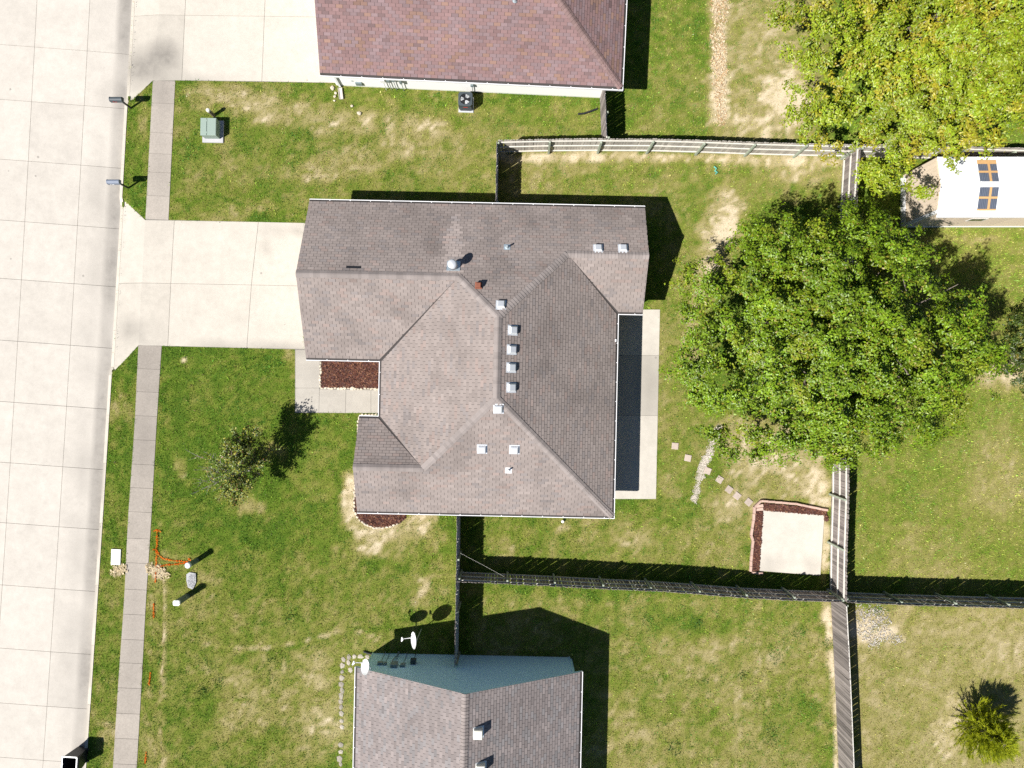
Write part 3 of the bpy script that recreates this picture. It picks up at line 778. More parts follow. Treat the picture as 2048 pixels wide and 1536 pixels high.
def at(frame, px, py, pl, org, lift=0):
    u, v, z = plane_hit(frame, px, py, *pl, lift); return (u - org[0], v - org[1], z - org[2])
# metal flue with storm collar, cap and flashing
p = at(FA, 907, 533, pN, ORG)
fl = MB(); fl.lathe([(.13, 0), (.13, .30), (.20, .24), (.135, .34), (.10, .36), (.10, .62), (.125, .62), (.125, .66)], 18); fl.lathe([(.03, .66), (.21, .665), (.21, .71), (.12, .76), (.001, .775)], 18)
flue = fl.build('flue', M_ALU, house, loc=p)
mb = MB(); mb.box(-.30, .30, -.28, .24, .014, .026); link('flashing', mb.mesh('flashing', M_GALV), flue, rot=slope_rot((0, -1)).to_euler())
# small pipe vents
for px, py, pl, mt in ((1014, 495, pN, M_GALV), (1017, 940, pS, M_WHITE)):
    mb = MB(); mb.lathe([(.11, .0), (.06, .10), (.04, .12), (.04, .34)], 12); mb.lathe([(.03, .34), (.03, .30)], 12)
    o = mb.build('vent_pipe', mt, house, loc=at(FA, px, py, pl, ORG))
    mb = MB(); mb.box(-.15, .15, -.16, .14, .018, .026); link('flashing', mb.mesh('flashing', mt), o, rot=slope_rot(pl[1]).to_euler())
mb = MB(); mb.box(-.11, .11, -.11, .11, .0, .20, ch=.02); mb.box(-.15, .15, -.15, .15, .0, .03)
mb.build('rusty_vent', M_RUST, house, loc=at(FA, 957, 571, pN, ORG, .1))
# a dark loose tab
mb = MB(); mb.box(-.32, .32, -.055, .055, .022, .032); o = link('dark_shingle_patch', mb.mesh('dark_shingle_patch', M_BLACK), house, at(FA, 707, 535, pN, ORG), slope_rot((0, -1)).to_euler())
mb = MB(); mb.box(-.03, .03, -.06, .06, .02, .06); mb.build('roof_marker', M_DISH, house, loc=at(FA, 1231, 681, pE, ORG))

# ------------------------------------------------------------------ house to the north (red brown roof, white siding)
NS, NN, NW, NE = 14.01, 22.5, -9.66, 4.515
ORGN = (-2.6, 18.2, 0)
hn = thing('house', 'neighbouring house with red brown shingle roof and white siding at the top edge', 'house', (*FN.w(-2.6, 18.2), 0), FN.t)
hr = (NN - NS) / 2; vm = (NN + NS) / 2; zn = EAVE + PITCH * hr
n_planes = [([(NW, NS), (NE, NS), (NE - hr, vm), (NW, vm)], (0, NS), (0, 1)), ([(NW, NN), (NE, NN), (NE - hr, vm), (NW, vm)], (0, NN), (0, -1)), ([(NE, NS), (NE, NN), (NE - hr, vm)], (NE, 0), (-1, 0))]
def tint_n(X, Y, c, inw):
    h = random.random(); k = random.gauss(1, .065)
    b = (.235, .150, .145) if h < .50 else ((.226, .160, .162) if h < .84 else ((.250, .156, .124) if h < .95 else (.185, .125, .122)))
    k *= 1 - .2 * max(0, float(fbm(X, Y, 1.0, 81)) - .5)
    return [x * k for x in b]
roofN = roof_planes(hn, FN, n_planes, tint_n, ORGN, tmin=.10)
ridge_caps(roofN, [((NE - .08, NS + .08, EAVE + .04), (NE - hr, vm, zn)), ((NE - .08, NN - .08, EAVE + .04), (NE - hr, vm, zn)), ((NW, vm, zn), (NE - hr, vm, zn))], (.215, .145, .135), ORGN)
body(hn, N_FOOT, ORGN, M_SIDING_W, [(NW, NS + .1), (NE - .1, NS + .1), (NE - .1, NN - .1), (NW, NN - .1)], [(rake(NW + .01, NS + .1, NN - .1, vm, zn), (1, 0))])
for k in range(17):                                             # lapped siding boards on the side that shows
    z0 = .16 + k * .113
    mb = MB(off=ORGN); a, b = -9.45, 3.85
    mb.add([(a, 14.487, z0 + .113), (b, 14.487, z0 + .113), (b, 14.468, z0), (a, 14.468, z0), (a, 14.489, z0), (b, 14.489, z0)], [(3, 2, 1, 0), (4, 5, 2, 3)])
    mb.build('siding_board', M_SIDING_W, hn)
gutter(hn, (NW, NS), (NE + .03, NS), (0, -1), ORGN); gutter(hn, (NE, NS), (NE, NN), (1, 0), ORGN, (0, 1))
dsx = FN.l(*G2(681, 172)); downspout(hn, dsx[0], 14.43, ORGN)
mb = MB(); mb.lathe([(.12, 0), (.05, .12), (.05, .4)], 12); mb.build('vent_pipe', M_GALV, hn, loc=at(FN, 1030, 1, ((0, NS), (0, 1)), ORGN))
def wall_item(house, frame, org, px, py, vwall, name, size, mat, out=-1, conduit=True, r=.018):
    """a box on a wall facing -v (out=-1) or +v; its height follows from the pixel"""
    z = 1.0
    for _ in range(15):
        w = G(px, py, z); u, v = frame.l(w[0], w[1]); z += (abs(v) - abs(vwall + out * .06)) * 2.0
        z = max(.2, min(2.2, z))
    sx, sy, sz = size
    mb = MB(off=org); y0, y1 = (vwall - sy, vwall - .004) if out < 0 else (vwall + .004, vwall + sy)
    mb.box(u - sx / 2, u + sx / 2, y0, y1, z - sz / 2, z + sz / 2, ch=.015)
    o = mb.build(name, mat, house)
    if conduit:
        mb = MB(off=org); yc = (y0 + y1) / 2; mb.tube([(u, yc, 0), (u, yc, z - sz / 2)], r, 8); mb.build('conduit', mat, o)
    return o
for px, py, nm, sz, mt in ((765, 160, 'meter_box', (.22, .14, .30), M_WHITE), (776, 161, 'utility_box', (.16, .10, .22), M_GREYBOX), (786, 161, 'utility_box', (.14, .10, .2), M_GREYBOX), (801, 162, 'utility_box', (.12, .14, .42), M_GREYBOX), (944, 171, 'disconnect_box', (.14, .1, .2), M_GREYBOX)):
    wall_item(hn, FN, ORGN, px, py, 14.46, nm, sz, mt)

# ------------------------------------------------------------------ house to the south (blue grey gable)
SL, SR, SF, SB = -7.05, 3.57, -13.40, -29.9
ORGS = (-1.7, -21, 0)
hs = thing('house', 'neighbouring house with blue grey gable wall and plain two slope brown roof', 'house', (*FS.w(-1.7, -21), 0), FS.t)
um = (SL + SR) / 2; zs = EAVE + PITCH * (SR - SL) / 2
s_planes = [([(SL, SF), (um, SF), (um, SB), (SL, SB)], (SL, 0), (1, 0)), ([(SR, SF), (um, SF), (um, SB), (SR, SB)], (SR, 0), (-1, 0))]
def tint_s(X, Y, c, inw):
    h = random.random(); k = random.gauss(1, .085)
    b = (.240, .208, .198) if h < .55 else ((.252, .216, .204) if h < .75 else (.228, .210, .206))
    k *= .98
    k *= 1 - .3 * max(0, float(fbm(X * 1, Y * 2.2, .6, 51)) - .52)
    return [x * k for x in b]
roofS = roof_planes(hs, FS, s_planes, tint_s, ORGS, tmin=.10)
ridge_caps(roofS, [((um, SF, zs), (um, SB, zs))], (.25, .215, .20), ORGS)
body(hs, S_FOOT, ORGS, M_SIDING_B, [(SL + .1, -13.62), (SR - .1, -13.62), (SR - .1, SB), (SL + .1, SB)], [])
gw = MB(off=ORGS)                                               # gable wall and rake trim
gv = -13.592
def roofz(u): return EAVE + PITCH * (min(u - SL, SR - u))
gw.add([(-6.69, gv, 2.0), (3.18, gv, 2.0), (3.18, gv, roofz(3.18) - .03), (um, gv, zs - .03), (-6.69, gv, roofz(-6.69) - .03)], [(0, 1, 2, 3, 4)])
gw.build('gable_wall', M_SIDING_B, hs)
tr = MB(off=ORGS)
for a, b in ((SL, um), (um, SR)):
    vs = []
    for u in (a, b):
        zt = roofz(u) - .004
        vs += [(u, SF - .03, zt), (u, SF, zt), (u, SF, zt - .15), (u, SF - .03, zt - .15), (u, gv, zt - .15)]
    tr.add(vs, [(0, 1, 6, 5), (1, 2, 7, 6), (2, 3, 8, 7), (3, 0, 5, 8), (2, 4, 9, 7)])
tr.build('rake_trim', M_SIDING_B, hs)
k = 0
z0 = .14
while z0 < zs - .2:                                             # lapped siding boards across the gable
    z1 = z0 + .112
    a, b = -6.66, 3.15
    if z1 > roofz(a) - .16: a = SL + (z1 - EAVE + .16) / PITCH; b = SR - (z1 - EAVE + .16) / PITCH
    if b - a > .25:
        mb = MB(off=ORGS); yo, yi = gv + .022, gv + .004
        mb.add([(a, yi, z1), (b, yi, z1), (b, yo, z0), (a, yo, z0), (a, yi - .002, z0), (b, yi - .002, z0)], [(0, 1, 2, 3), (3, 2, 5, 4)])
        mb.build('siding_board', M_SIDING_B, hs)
    z0 = z1
for u in (-6.69, 3.13):
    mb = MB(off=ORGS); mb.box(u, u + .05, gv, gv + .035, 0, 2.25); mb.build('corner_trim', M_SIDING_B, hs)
gutter(hs, (SL, SF), (SL, SB), (-1, 0), ORGS); gutter(hs, (SR, SF), (SR, SB), (1, 0), ORGS)
downspout(hs, SL + .25, -13.9, ORGS)
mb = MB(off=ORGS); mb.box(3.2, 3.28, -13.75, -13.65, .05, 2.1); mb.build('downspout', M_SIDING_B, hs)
for px, py, sz, mt in ((760.5, 1326.5, (.26, .13, .22), M_GREYBOX), (770.5, 1327, (.13, .12, .20), M_GREYBOX), (788.4, 1330, (.32, .16, .42), M_GREYBOX), (805.6, 1330, (.22, .12, .26), M_GREYBOX), (826.6, 1324.5, (.26, .22, .30), M_DKGREY)):
    wall_item(hs, FS, ORGS, px, py, gv + .02, 'utility_box', sz, mt, out=1, r=.016)
mb = MB(off=ORGS); u0 = FS.l(*G2(794, 1305))[0]; mb.tube([(u0 + .08, gv + .09, .0), (u0 + .08, gv + .09, .5), (u0 - .02, gv + .08, .95), (u0 - .06, gv + .08, 1.4)], .03, 8); mb.build('conduit', M_GALV, hs)
pSE = ((SR, 0), (-1, 0))
for px, py in ((956, 1470), (961, 1541)):
    u, v, z = plane_hit(FS, px, py, *pSE, .25); z -= .25
    mb = MB(); mb.box(-.19, .19, -.20, .20, -.10, .30, ch=.03)
    o = mb.build('roof_vent', M_CREAM, hs, loc=(u - ORGS[0], v - ORGS[1], z))
    mb = MB(); mb.box(-.26, .26, -.26, .26, .016, .026); link('flange', mb.mesh('flange', M_ALU), o, rot=slope_rot((-1, 0)).to_euler())

# ------------------------------------------------------------------ satellite dishes
def dish(label, c, base, elev=24, az=180, size=(.40, .47)):
    """c: centre of the reflector (world), base: foot of the mast"""
    t = thing('satellite_dish', label, 'satellite dish', (base[0], base[1], base[2]), 0, 'satellite dishes by the blue grey gable')
    mb = MB(); vs = []; fs = []; nr, na = 5, 28
    for j in range(nr + 1):
        for i in range(na):
            a = 2 * math.pi * i / na; r = j / nr
            vs.append((r * size[1] * math.cos(a), r * size[0] * math.sin(a), .10 * (r * r - 1)))
    for j in range(nr):
        for i in range(na):
            k = (i + 1) % na; fs.append((j * na + i, (j + 1) * na + i, (j + 1) * na + k, j * na + k))
    mb.add(vs, fs, True)
    mb.add([(x * .99, y * .99, z - .012) for x, y, z in vs], [f[::-1] for f in fs], True)
    R = Matrix.Rotation(math.radians(az), 4, 'Z') @ Matrix.Rotation(math.radians(90 - elev), 4, 'Y')
    rel = Vector(c) - Vector(base)
    d = link('reflector', mb.mesh('reflector', M_DISH), t, rel, R.to_euler())
    mb = MB(); mb.tube([(0.30, 0, -.07), (.36, 0, .10), (.30, 0, .46)], .022, 8); link('arm', mb.mesh('arm', M_DISH), t, rel, R.to_euler())
    mb = MB(); mb.tube([(.30, 0, .44), (.22, 0, .50)], .045, 10); mb.tube([(.26, -.10, .50), (.26, .10, .50)], .035, 10); link('receiver', mb.mesh('receiver', M_DISH), t, rel, R.to_euler())
    back = R.to_3x3() @ Vector((0, 0, -.16)); q = rel + back
    mb = MB(); mb.tube([(0, 0, 0), (q.x, q.y, max(.2, q.z - .35)), (q.x, q.y, q.z + .03)], .025, 10); mb.tube([tuple(q), tuple(rel + R.to_3x3() @ Vector((0, 0, -.105)))], .06, 10); mb.build('mast', M_GALV, t)
    return t
c1 = G(827, 1281, 1.72); dish('white satellite dish on a ground post in front of the gable wall', c1, (c1[0] + .17, c1[1] - .02, 0), 22, 176, (.38, .49))
c2 = G(730, 1334, 3.0); dish('white satellite dish bracketed above the roof corner and gutter', c2, (c2[0] + .22, c2[1] - .42, 2.46), 34, 158, (.33, .40))

# ------------------------------------------------------------------ white roofed outbuilding at the right edge
XW, XE, YS, YN, ZE, ZR, YR = 19.45, 31.5, 7.86, 10.28, 3.12, 3.40, 9.03
t = thing('outbuilding', 'white roofed outbuilding with tan board walls and two skylights', 'outbuilding', (24, 9.05, 0)); og = (24, 9.05, 0)
mb = MB(off=og); mb.box(XW, XE, YS, YN, -.05, ZE - .1); mb.add([(XW, YS, ZE - .1), (XW, YN, ZE - .1), (XW, YR, ZR - .06)], [(0, 2, 1)]); mb.build('wall', M_TANBOARD, t)
x = XW + .1
while x < 27:
    mb = MB(off=og); mb.box(x + .006, x + .19, YS - .016, YS - .002, .22, ZE - .12); mb.build('siding_board', M_TANBOARD, t); x += .2
y = YS + .12
while y < YN - .1:
    zt = ZE - .12 + (ZR - ZE) * (1 - abs(y + .1 - YR) / (YR - YS))
    mb = MB(off=og); mb.box(XW - .016, XW - .002, y + .006, y + .19, .22, max(ZE - .12, zt)); mb.build('siding_board', M_TANBOARD, t); y += .2
mb = MB(off=og); mb.box(XW - .03, XE, YS - .03, YS - .002, 0, .2); mb.box(XW - .03, XW - .002, YS, YN, 0, .45); mb.build('base_trim', M_WHITE, t)
mb = MB(off=og); mb.box(XW - .03, XW + .09, YS - .035, YS - .001, .2, ZE - .1); mb.box(XW - .035, XW - .001, YS, YS + .1, .45, ZE - .1); mb.build('corner_trim', M_WHITE, t)
YE0, YE1 = 7.72, 10.36
ROOFW = simple('white_roof_sheet', (.84, .85, .86), .35, var=.03)
for ye, s in ((YE0, -1), (YE1, 1)):
    n = 0; x = XW - .06
    while x < XE:
        x1 = x + .91
        m = MB(off=og); a = ZE; 
        vs = []
        for xx, dz in ((x, .0), (x + .02, .02), (x + .05, .02), (x + .07, 0), (x1, 0)):
            vs += [(xx, ye, a + dz), (xx, YR, ZR + dz), (xx, ye, a - .03)]
        fs = []
        for i in range(4):
            q = 3 * i; fs += [(q, q + 3, q + 4, q + 1), (q + 2, q + 5, q + 3, q)]
        if s > 0: fs = [f[::-1] for f in fs]
        m.add(vs, fs)
        m.build('roof_panel', ROOFW, t); x = x1
mb = MB(off=og); mb.add([(XW - .07, YR - .14, ZR - .02), (XE, YR - .14, ZR - .02), (XE, YR, ZR + .05), (XW - .07, YR, ZR + .05), (XW - .07, YR + .14, ZR - .02), (XE, YR + .14, ZR - .02)], [(0, 1, 2, 3), (3, 2, 5, 4)]); mb.build('ridge_cap', ROOFW, t)
mb = MB(off=og); mb.box(XW - .04, XE, YE0 - .10, YE0 + .0, ZE - .10, ZE - .09); mb.box(XW - .04, XE, YE0 - .12, YE0 - .10, ZE - .1, ZE - .015); mb.build('gutter', M_WHITE, t)
for s, ye in ((-1, YE0), (1, YE1)):
    xs0 = G(1954, 400, 3.2)[0]; xs1 = xs0 + .86
    f0, f1 = (.13, .90)
    lerp = lambda f: (ye + (YR - ye) * f, ZE + (ZR - ZE) * f)
    m = MB(off=og); nst = 22
    for i in range(nst):
        xa = xs0 + (xs1 - xs0) * i / nst; xb = xs0 + (xs1 - xs0) * (i + 1) / nst; h0, h1 = (.03, .045) if i % 2 else (.045, .03)
        (y0, z0), (y1, z1) = lerp(f0), lerp(f1)
        m.add([(xa, y0, z0 + h0), (xb, y0, z0 + h1), (xb, y1, z1 + h1), (xa, y1, z1 + h0)], [(0, 1, 2, 3) if s < 0 else (3, 2, 1, 0)])
    sky_o = m.build('skylight', M_PANE, t)
    m = MB(off=og)
    def bar(xa, xb, fa, fb):
        (y0, z0), (y1, z1) = lerp(fa), lerp(fb)
        vs = [(xa, y0, z0 + .02), (xb, y0, z0 + .02), (xb, y1, z1 + .02), (xa, y1, z1 + .02), (xa, y0, z0 + .055), (xb, y0, z0 + .055), (xb, y1, z1 + .055), (xa, y1, z1 + .055)]
        m.add(vs, [(4, 5, 6, 7), (0, 1, 5, 4), (1, 2, 6, 5), (2, 3, 7, 6), (3, 0, 4, 7)])
    xm = xs0 + .5
    bar(xm - .05, xm + .05, f0, f1); bar(xs0, xm - .051, .52, .59); bar(xm + .051, xs1, .52, .59); bar(xs0, xm - .051, f0, f0 + .05 if s < 0 else f0 + .14); bar(xm + .051, xs1, f0, f0 + .05 if s < 0 else f0 + .14)
    m.build('timber_bars', M_TIMBER, sky_o)
xw = G(1962, 436, 1.9)[0]
mb = MB(off=og); mb.box(xw - .4, xw + .4, YS - .03, YS - .017, 1.35, 1.85); w = mb.build('window', M_WHITE, t)
mb = MB(off=og); mb.box(xw - .34, xw + .34, YS - .034, YS - .031, 1.40, 1.80); mb.build('pane', M_GLASS, w)

# ------------------------------------------------------------------ fences
def picket_mesh(h, mat, seed):
    r = random.Random(seed); w = .138 + r.uniform(-.006, .006)
    mb = MB(); ch = .035
    P = [(-w / 2, .0), (w / 2, .0), (w / 2, h - ch), (w / 2 - ch, h), (-w / 2 + ch, h), (-w / 2, h - ch)]
    vs = [(x, -.009, z) for x, z in P] + [(x, .009, z) for x, z in P]; n = 6
    mb.add(vs, [tuple(range(n)), tuple(range(n, 2 * n))[::-1]] + [(i + n, (i + 1) % n + n, (i + 1) % n, i) for i in range(n)])
    return mb.mesh('picket', mat)
def fence(label, P, h, side, mat, posts=2.42, rails=(.22, .92, 1.58), sag=.05, seed=1, group='wooden picket fences between the yards', first=0.0, last_post=True, gap=.004):
    """P: ground polyline in photo pixels.  side=+1: posts and rails on the left of the walking direction"""
    rr = random.Random(seed)
    W = [np.array(G2(*p)) for p in P]
    o0 = W[0]
    t = thing('picket_fence', label, 'fence', (o0[0], o0[1], 0), 0, group)
    seg = [np.linalg.norm(b - a) for a, b in zip(W[:-1], W[1:])]; L = sum(seg)
    def atl(s):
        s = max(0, min(L, s))
        for i, q in enumerate(seg):
            if s <= q + 1e-9 or i == len(seg) - 1:
                d = (W[i + 1] - W[i]) / q; return W[i] + d * s, d
            s -= q
    ms = [picket_mesh(h, mat, seed * 10 + i) for i in range(5)]
    nb = max(1, round((L - first) / posts)); xs = [0.06 + first + (L - first - .12) * i / nb for i in range(nb + 1)]
    hs_ = [rr.uniform(-sag, sag) for _ in xs]
    def top(s): return float(np.interp(s, xs, hs_))
    s = .075; i = 0
    while s < L - .05:
        p, d = atl(s); a = math.atan2(d[1], d[0])
        k = 1 + (top(s) + rr.uniform(-.012, .012)) / h
        link('picket', ms[rr.randrange(5)], t, (p[0] - o0[0], p[1] - o0[1], 0.02), (rr.uniform(-.008, .008), rr.uniform(-.012, .012), a + rr.uniform(-.03, .03)), (1, 1, k))
        s += .140 + gap + rr.uniform(-.002, .004); i += 1
    for z in rails:
        for a, b in zip(xs[:-1], xs[1:]):
            pa, da = atl(a); pb, db = atl(b)
            n = np.array([-da[1], da[0]]) * side
            o1, o2 = .012, .052
            za, zb = z + top(a), z + top(b)
            vs = []
            for p_, zz in ((pa, za), (pb, zb)):
                for o_, dz in ((o1, -.045), (o2, -.045), (o2, .045), (o1, .045)):
                    q = p_ + n * o_ - o0; vs.append((q[0], q[1], zz + dz))
            # the run's sag between its posts
            mb = MB(); mb.add(vs, [(0, 1, 2, 3), (7, 6, 5, 4), (0, 4, 5, 1), (1, 5, 6, 2), (2, 6, 7, 3), (3, 7, 4, 0)])
            mb.build('rail', M_RAIL, t)
    mp = MB(); mp.box(-.045, .045, -.045, .045, -.1, h - .10, ch=.008); pm = mp.mesh('post', M_POST)
    for j, a in enumerate(xs):
        if j == len(xs) - 1 and not last_post: continue
        p, d = atl(a); n = np.array([-d[1], d[0]]) * side; q = p + n * .10 - o0
        link('post', pm, t, (q[0], q[1], rr.uniform(-.06, .05)), (rr.uniform(-.015, .015), rr.uniform(-.015, .015), math.atan2(d[1], d[0])))
    return t
HF = 1.80
fence('silvered fence with rails facing the main back yard, ending at the large tree', [(996.5, 305), (1160, 302), (1300, 303), (1470, 308), (1584, 311), (1687, 314)], HF, -1, M_PICKET_G, posts=2.43, seed=3, gap=.003)
fence('grey fence running behind the white roofed outbuilding', [(1690, 314), (1850, 318), (1995, 322), (2180, 328)], HF + .05, -1, M_PICKET_G, seed=5, sag=.10)
fence('short dark fence from the main house north wall to the back yard corner', [(995, 306), (993, 424)], HF, 1, M_PICKET_D, seed=7)
fence('short grey fence from the white sided house to the back yard fence', [(1200, 197), (1204, 300)], HF - .05, 1, M_PICKET_D, seed=9, posts=1.5)
fence('long dark fence south of the main house, ending at the fence crossing', [(921.2, 1143.6), (1090, 1150.9), (1202, 1157.5), (1322, 1162.6), (1483, 1176), (1563, 1179.3), (1657, 1182.5)], HF, 1, M_PICKET_D, seed=11, gap=.014, posts=2.32)
fence('dark fence in shade along the right hand lawn, east of the fence crossing', [(1661, 1183), (1805.6, 1189), (1875, 1190.5), (1995, 1194), (2180, 1199)], HF, 1, M_PICKET_D, seed=13, gap=.008, posts=2.55)
fence('narrow dark fence joining the main house to the blue grey gable', [(919.5, 1000), (917.8, 1150), (915, 1306)], HF, 1, M_PICKET_D, seed=15, gap=.006)
fence('fence with three bright rails running from the concrete pad under the large tree', [(1659, 1182), (1660, 1080), (1663, 985), (1664, 895), (1673, 640), (1682, 380), (1686, 316)], HF, 1, M_PICKET_D, seed=17, posts=2.5)
fence('grey fence with plain pickets facing the lower lawn, south of the fence crossing', [(1661, 1190), (1667, 1304), (1672, 1410), (1677, 1536), (1682, 1660)], 1.62, 1, M_PICKET_D, seed=19, posts=2.6, sag=.03)
# brace wire across the fence corner
a, b = G(920, 1106, 1.7), G(1008, 1153, 1.6)
mb = MB(off=(a[0], a[1], 0)); mb.tube([tuple(a), tuple((a + b) / 2 - np.array([0, 0, .04])), tuple(b)], .004, 6)
o = mb.build('brace_wire', M_RAIL, loc=(a[0], a[1], 0)); tag(o, 'thin brace wire stretched across the corner of the dark fences', 'wire')

# ------------------------------------------------------------------ flower beds, stones, edging, gravel
def chips(P, n, cols, size, z0, zr, seed, flat=.5, rag=0):
    r = np.random.default_rng(seed); A = np.array(P); lo, hi = A.min(0), A.max(0)
    pts = []
    while len(pts) < n:
        q = lo + (hi - lo) * r.random((n * 2, 2)); q = q[inpoly(q[:, 0], q[:, 1], P)]
        if rag: q = q[r.random(len(q)) < np.clip(dseg(q[:, 0], q[:, 1], list(P) + [P[0]]) / rag - .9 + 1.6 * fbm(q[:, 0], q[:, 1], 2.5, 6), 0, 1)]
        pts.extend(q.tolist())
    q = np.array(pts[:n]); L = size[0] + (size[1] - size[0]) * r.random(n); Wd = L * (.25 + .35 * r.random(n)); a = r.random(n) * 2 * np.pi
    tz = (r.random((n, 2)) - .5) * flat; z = z0 + zr * r.random(n)
    ca, sa = np.cos(a), np.sin(a); V = []
    for sx, sy in ((-1, -1), (1, -1), (1, 1), (-1, 1)):
        dx = sx * L / 2; dy = sy * Wd / 2
        V.append(np.stack([q[:, 0] + ca * dx - sa * dy, q[:, 1] + sa * dx + ca * dy, z + dx * tz[:, 0] + dy * tz[:, 1] + Wd * .2], -1))
    V = np.stack(V, 1).reshape(-1, 3); F = np.arange(4 * n).reshape(n, 4)
    col = np.array(cols)[r.integers(0, len(cols), n)] * (.75 + .5 * r.random((n, 1)))
    return V, F, col
MULCH = [(.085, .032, .022), (.13, .05, .033), (.055, .025, .02), (.20, .10, .06), (.10, .05, .045)]
def mulch(name, P, n, seed, parent=None, z=.03):
    V, F, c = chips(P, n, MULCH, (.04, .11), z, .025, seed, .8)
    sv = [(p[0], p[1], z - .008) for p in P]
    o = link(name, np_mesh(name, V, F, M_CHIP, c, 'FACE'), parent); o['kind'] = 'stuff'
    sheet('soil', P, z - .008, M_MULCHBED, parent or o)
    return o
def stone_mesh(seed):
    r = random.Random(seed); bm = bmesh.new(); bmesh.ops.create_icosphere(bm, subdivisions=1, radius=.5)
    for v in bm.verts: v.co *= r.uniform(.72, 1.12)
    me = bpy.data.meshes.new('stone'); bm.to_mesh(me); bm.free(); me.materials.append(M_STONE); return me
ST = [stone_mesh(i) for i in range(6)]
def stones(parent, P, org, step=.19, size=(.15, .26), seed=1, big=()):
    r = random.Random(seed); W = [np.array(G2(*p)) for p in P]
    for a, b in zip(W[:-1], W[1:]):
        L = np.linalg.norm(b - a); n = max(1, round(L / step)); ang = math.atan2(*(b - a)[::-1])
        for i in range(n):
            p = a + (b - a) * (i + .5) / n; k = r.uniform(*size)
            link('stone', ST[r.randrange(6)], parent, (p[0] - org[0] + r.uniform(-.02, .02), p[1] - org[1] + r.uniform(-.02, .02), .05), (r.uniform(-.3, .3), r.uniform(-.3, .3), ang + r.uniform(-.4, .4)), (k * 1.15, k * .75, k * .6))
b1 = [(644, 722), (760, 722), (760, 776), (644, 775)]
c0 = G2(700, 750); fb = thing('flower_bed', 'rectangular dark mulch bed edged with pale stones beside the front path', 'flower bed', (*c0, 0))
fb_m = mulch('mulch', [(x - c0[0], y - c0[1]) for x, y in W2(b1)], 3600, 5, fb, .05)
stones(fb, [(642, 722), (641, 776), (760, 778)], c0, .17, (.13, .22), 4)
p = G2(705, 777); link('stone', ST[2], fb, (p[0] - c0[0], p[1] - c0[1], .06), (0, 0, .3), (.30, .22, .18))
c0 = G2(745, 1020); fb = thing('flower_bed', 'curved mulch bed wrapping the front corner of the house, edged with pale stones', 'flower bed', (*c0, 0))
mulch('mulch', [(x - c0[0], y - c0[1]) for x, y in W2(POLY['bed2'])], 4200, 6, fb, .035)
stones(fb, [(756, 829), (722, 829), (717, 840), (715, 893), (711, 946), (708.5, 1015), (712, 1030), (722, 1043), (739, 1053), (756, 1056), (777, 1054), (798, 1047)], c0, .165, (.13, .22), 8)
# bed round the pad
c0 = G2(1575, 1070); rb = thing('raised_bed', 'mulch bed with pink block edging round two sides of the concrete pad', 'raised bed', (*c0, 0))
for i, P in enumerate(([(1527, 1006), (1650, 1018), (1655, 1042), (1648, 1041), (1648, 1030), (1526, 1020)], [(1510, 1022), (1525, 1022), (1517, 1141), (1503, 1141)])):
    mulch('mulch', [(x - c0[0], y - c0[1]) for x, y in W2(P)], 1800, 20 + i, rb, .07)
def blocks(P, hgt=.15, step=.32, wd=.11):
    r = random.Random(5); W = [np.array(G2(*p)) for p in P]
    for a, b in zip(W[:-1], W[1:]):
        L = np.linalg.norm(b - a); n = max(1, round(L / step)); ang = math.atan2(*(b - a)[::-1]); l = L / n
        mb = MB(); mb.box(-l / 2 + .004, l / 2 - .004, -wd / 2, wd / 2, 0, hgt, ch=.012); me = mb.mesh('edging_block', M_EDGE)
        for i in range(n):
            p = a + (b - a) * (i + .5) / n
            link('edging_block', me, rb, (p[0] - c0[0], p[1] - c0[1], r.uniform(-.01, .012)), (0, 0, ang + r.uniform(-.06, .06)))
blocks([(1521, 1001), (1590, 1007), (1654, 1020)]); blocks([(1521, 1001), (1508, 1013), (1506, 1040), (1501, 1070), (1505, 1080), (1502, 1110), (1500, 1142)]); blocks([(1502, 1144), (1524, 1146)])
mb = MB(off=(*c0, 0))
for i in range(2):
    q = W2([(1512, 1010 + i * 6), (1524, 1007 + i * 7), (1525, 1013 + i * 7), (1511, 1015 + i * 6)]); mb.prism(q, .02, .15)
mb.build('corner_block', M_EDGE, rb)
# stepping stones
sp = [(1350, 892, 5), (1375.6, 916, 12), (1415, 941.5, 22), (1439, 959, 32), (1458, 979, 35), (1474, 991.6, 38), (1497, 1004, 40)]
sl_lab = ['square pink stepping stone nearest the patio, alone in the grass', 'square pink stepping stone between the patio and the gravel strip', 'tilted stepping stone lying at the edge of the white gravel strip', 'stepping stone just past the gravel strip on the way to the pad', 'fifth stepping stone from the patio, touching the next one', 'sixth stepping stone from the patio, second from the pad', 'last stepping stone, beside the corner of the pink edging']
me = MB().box(-.165, .165, -.165, .165, -.02, .045, ch=.012).mesh('stepping_stone', M_PAVER)
for (x, y, a), lb in zip(sp, sl_lab):
    tag(link('stepping_stone', me, None, (*G2(x, y), 0), (random.uniform(-.03, .03), random.uniform(-.03, .03), -math.radians(a))), lb, 'stepping stone', 'stepping stones across the back yard')
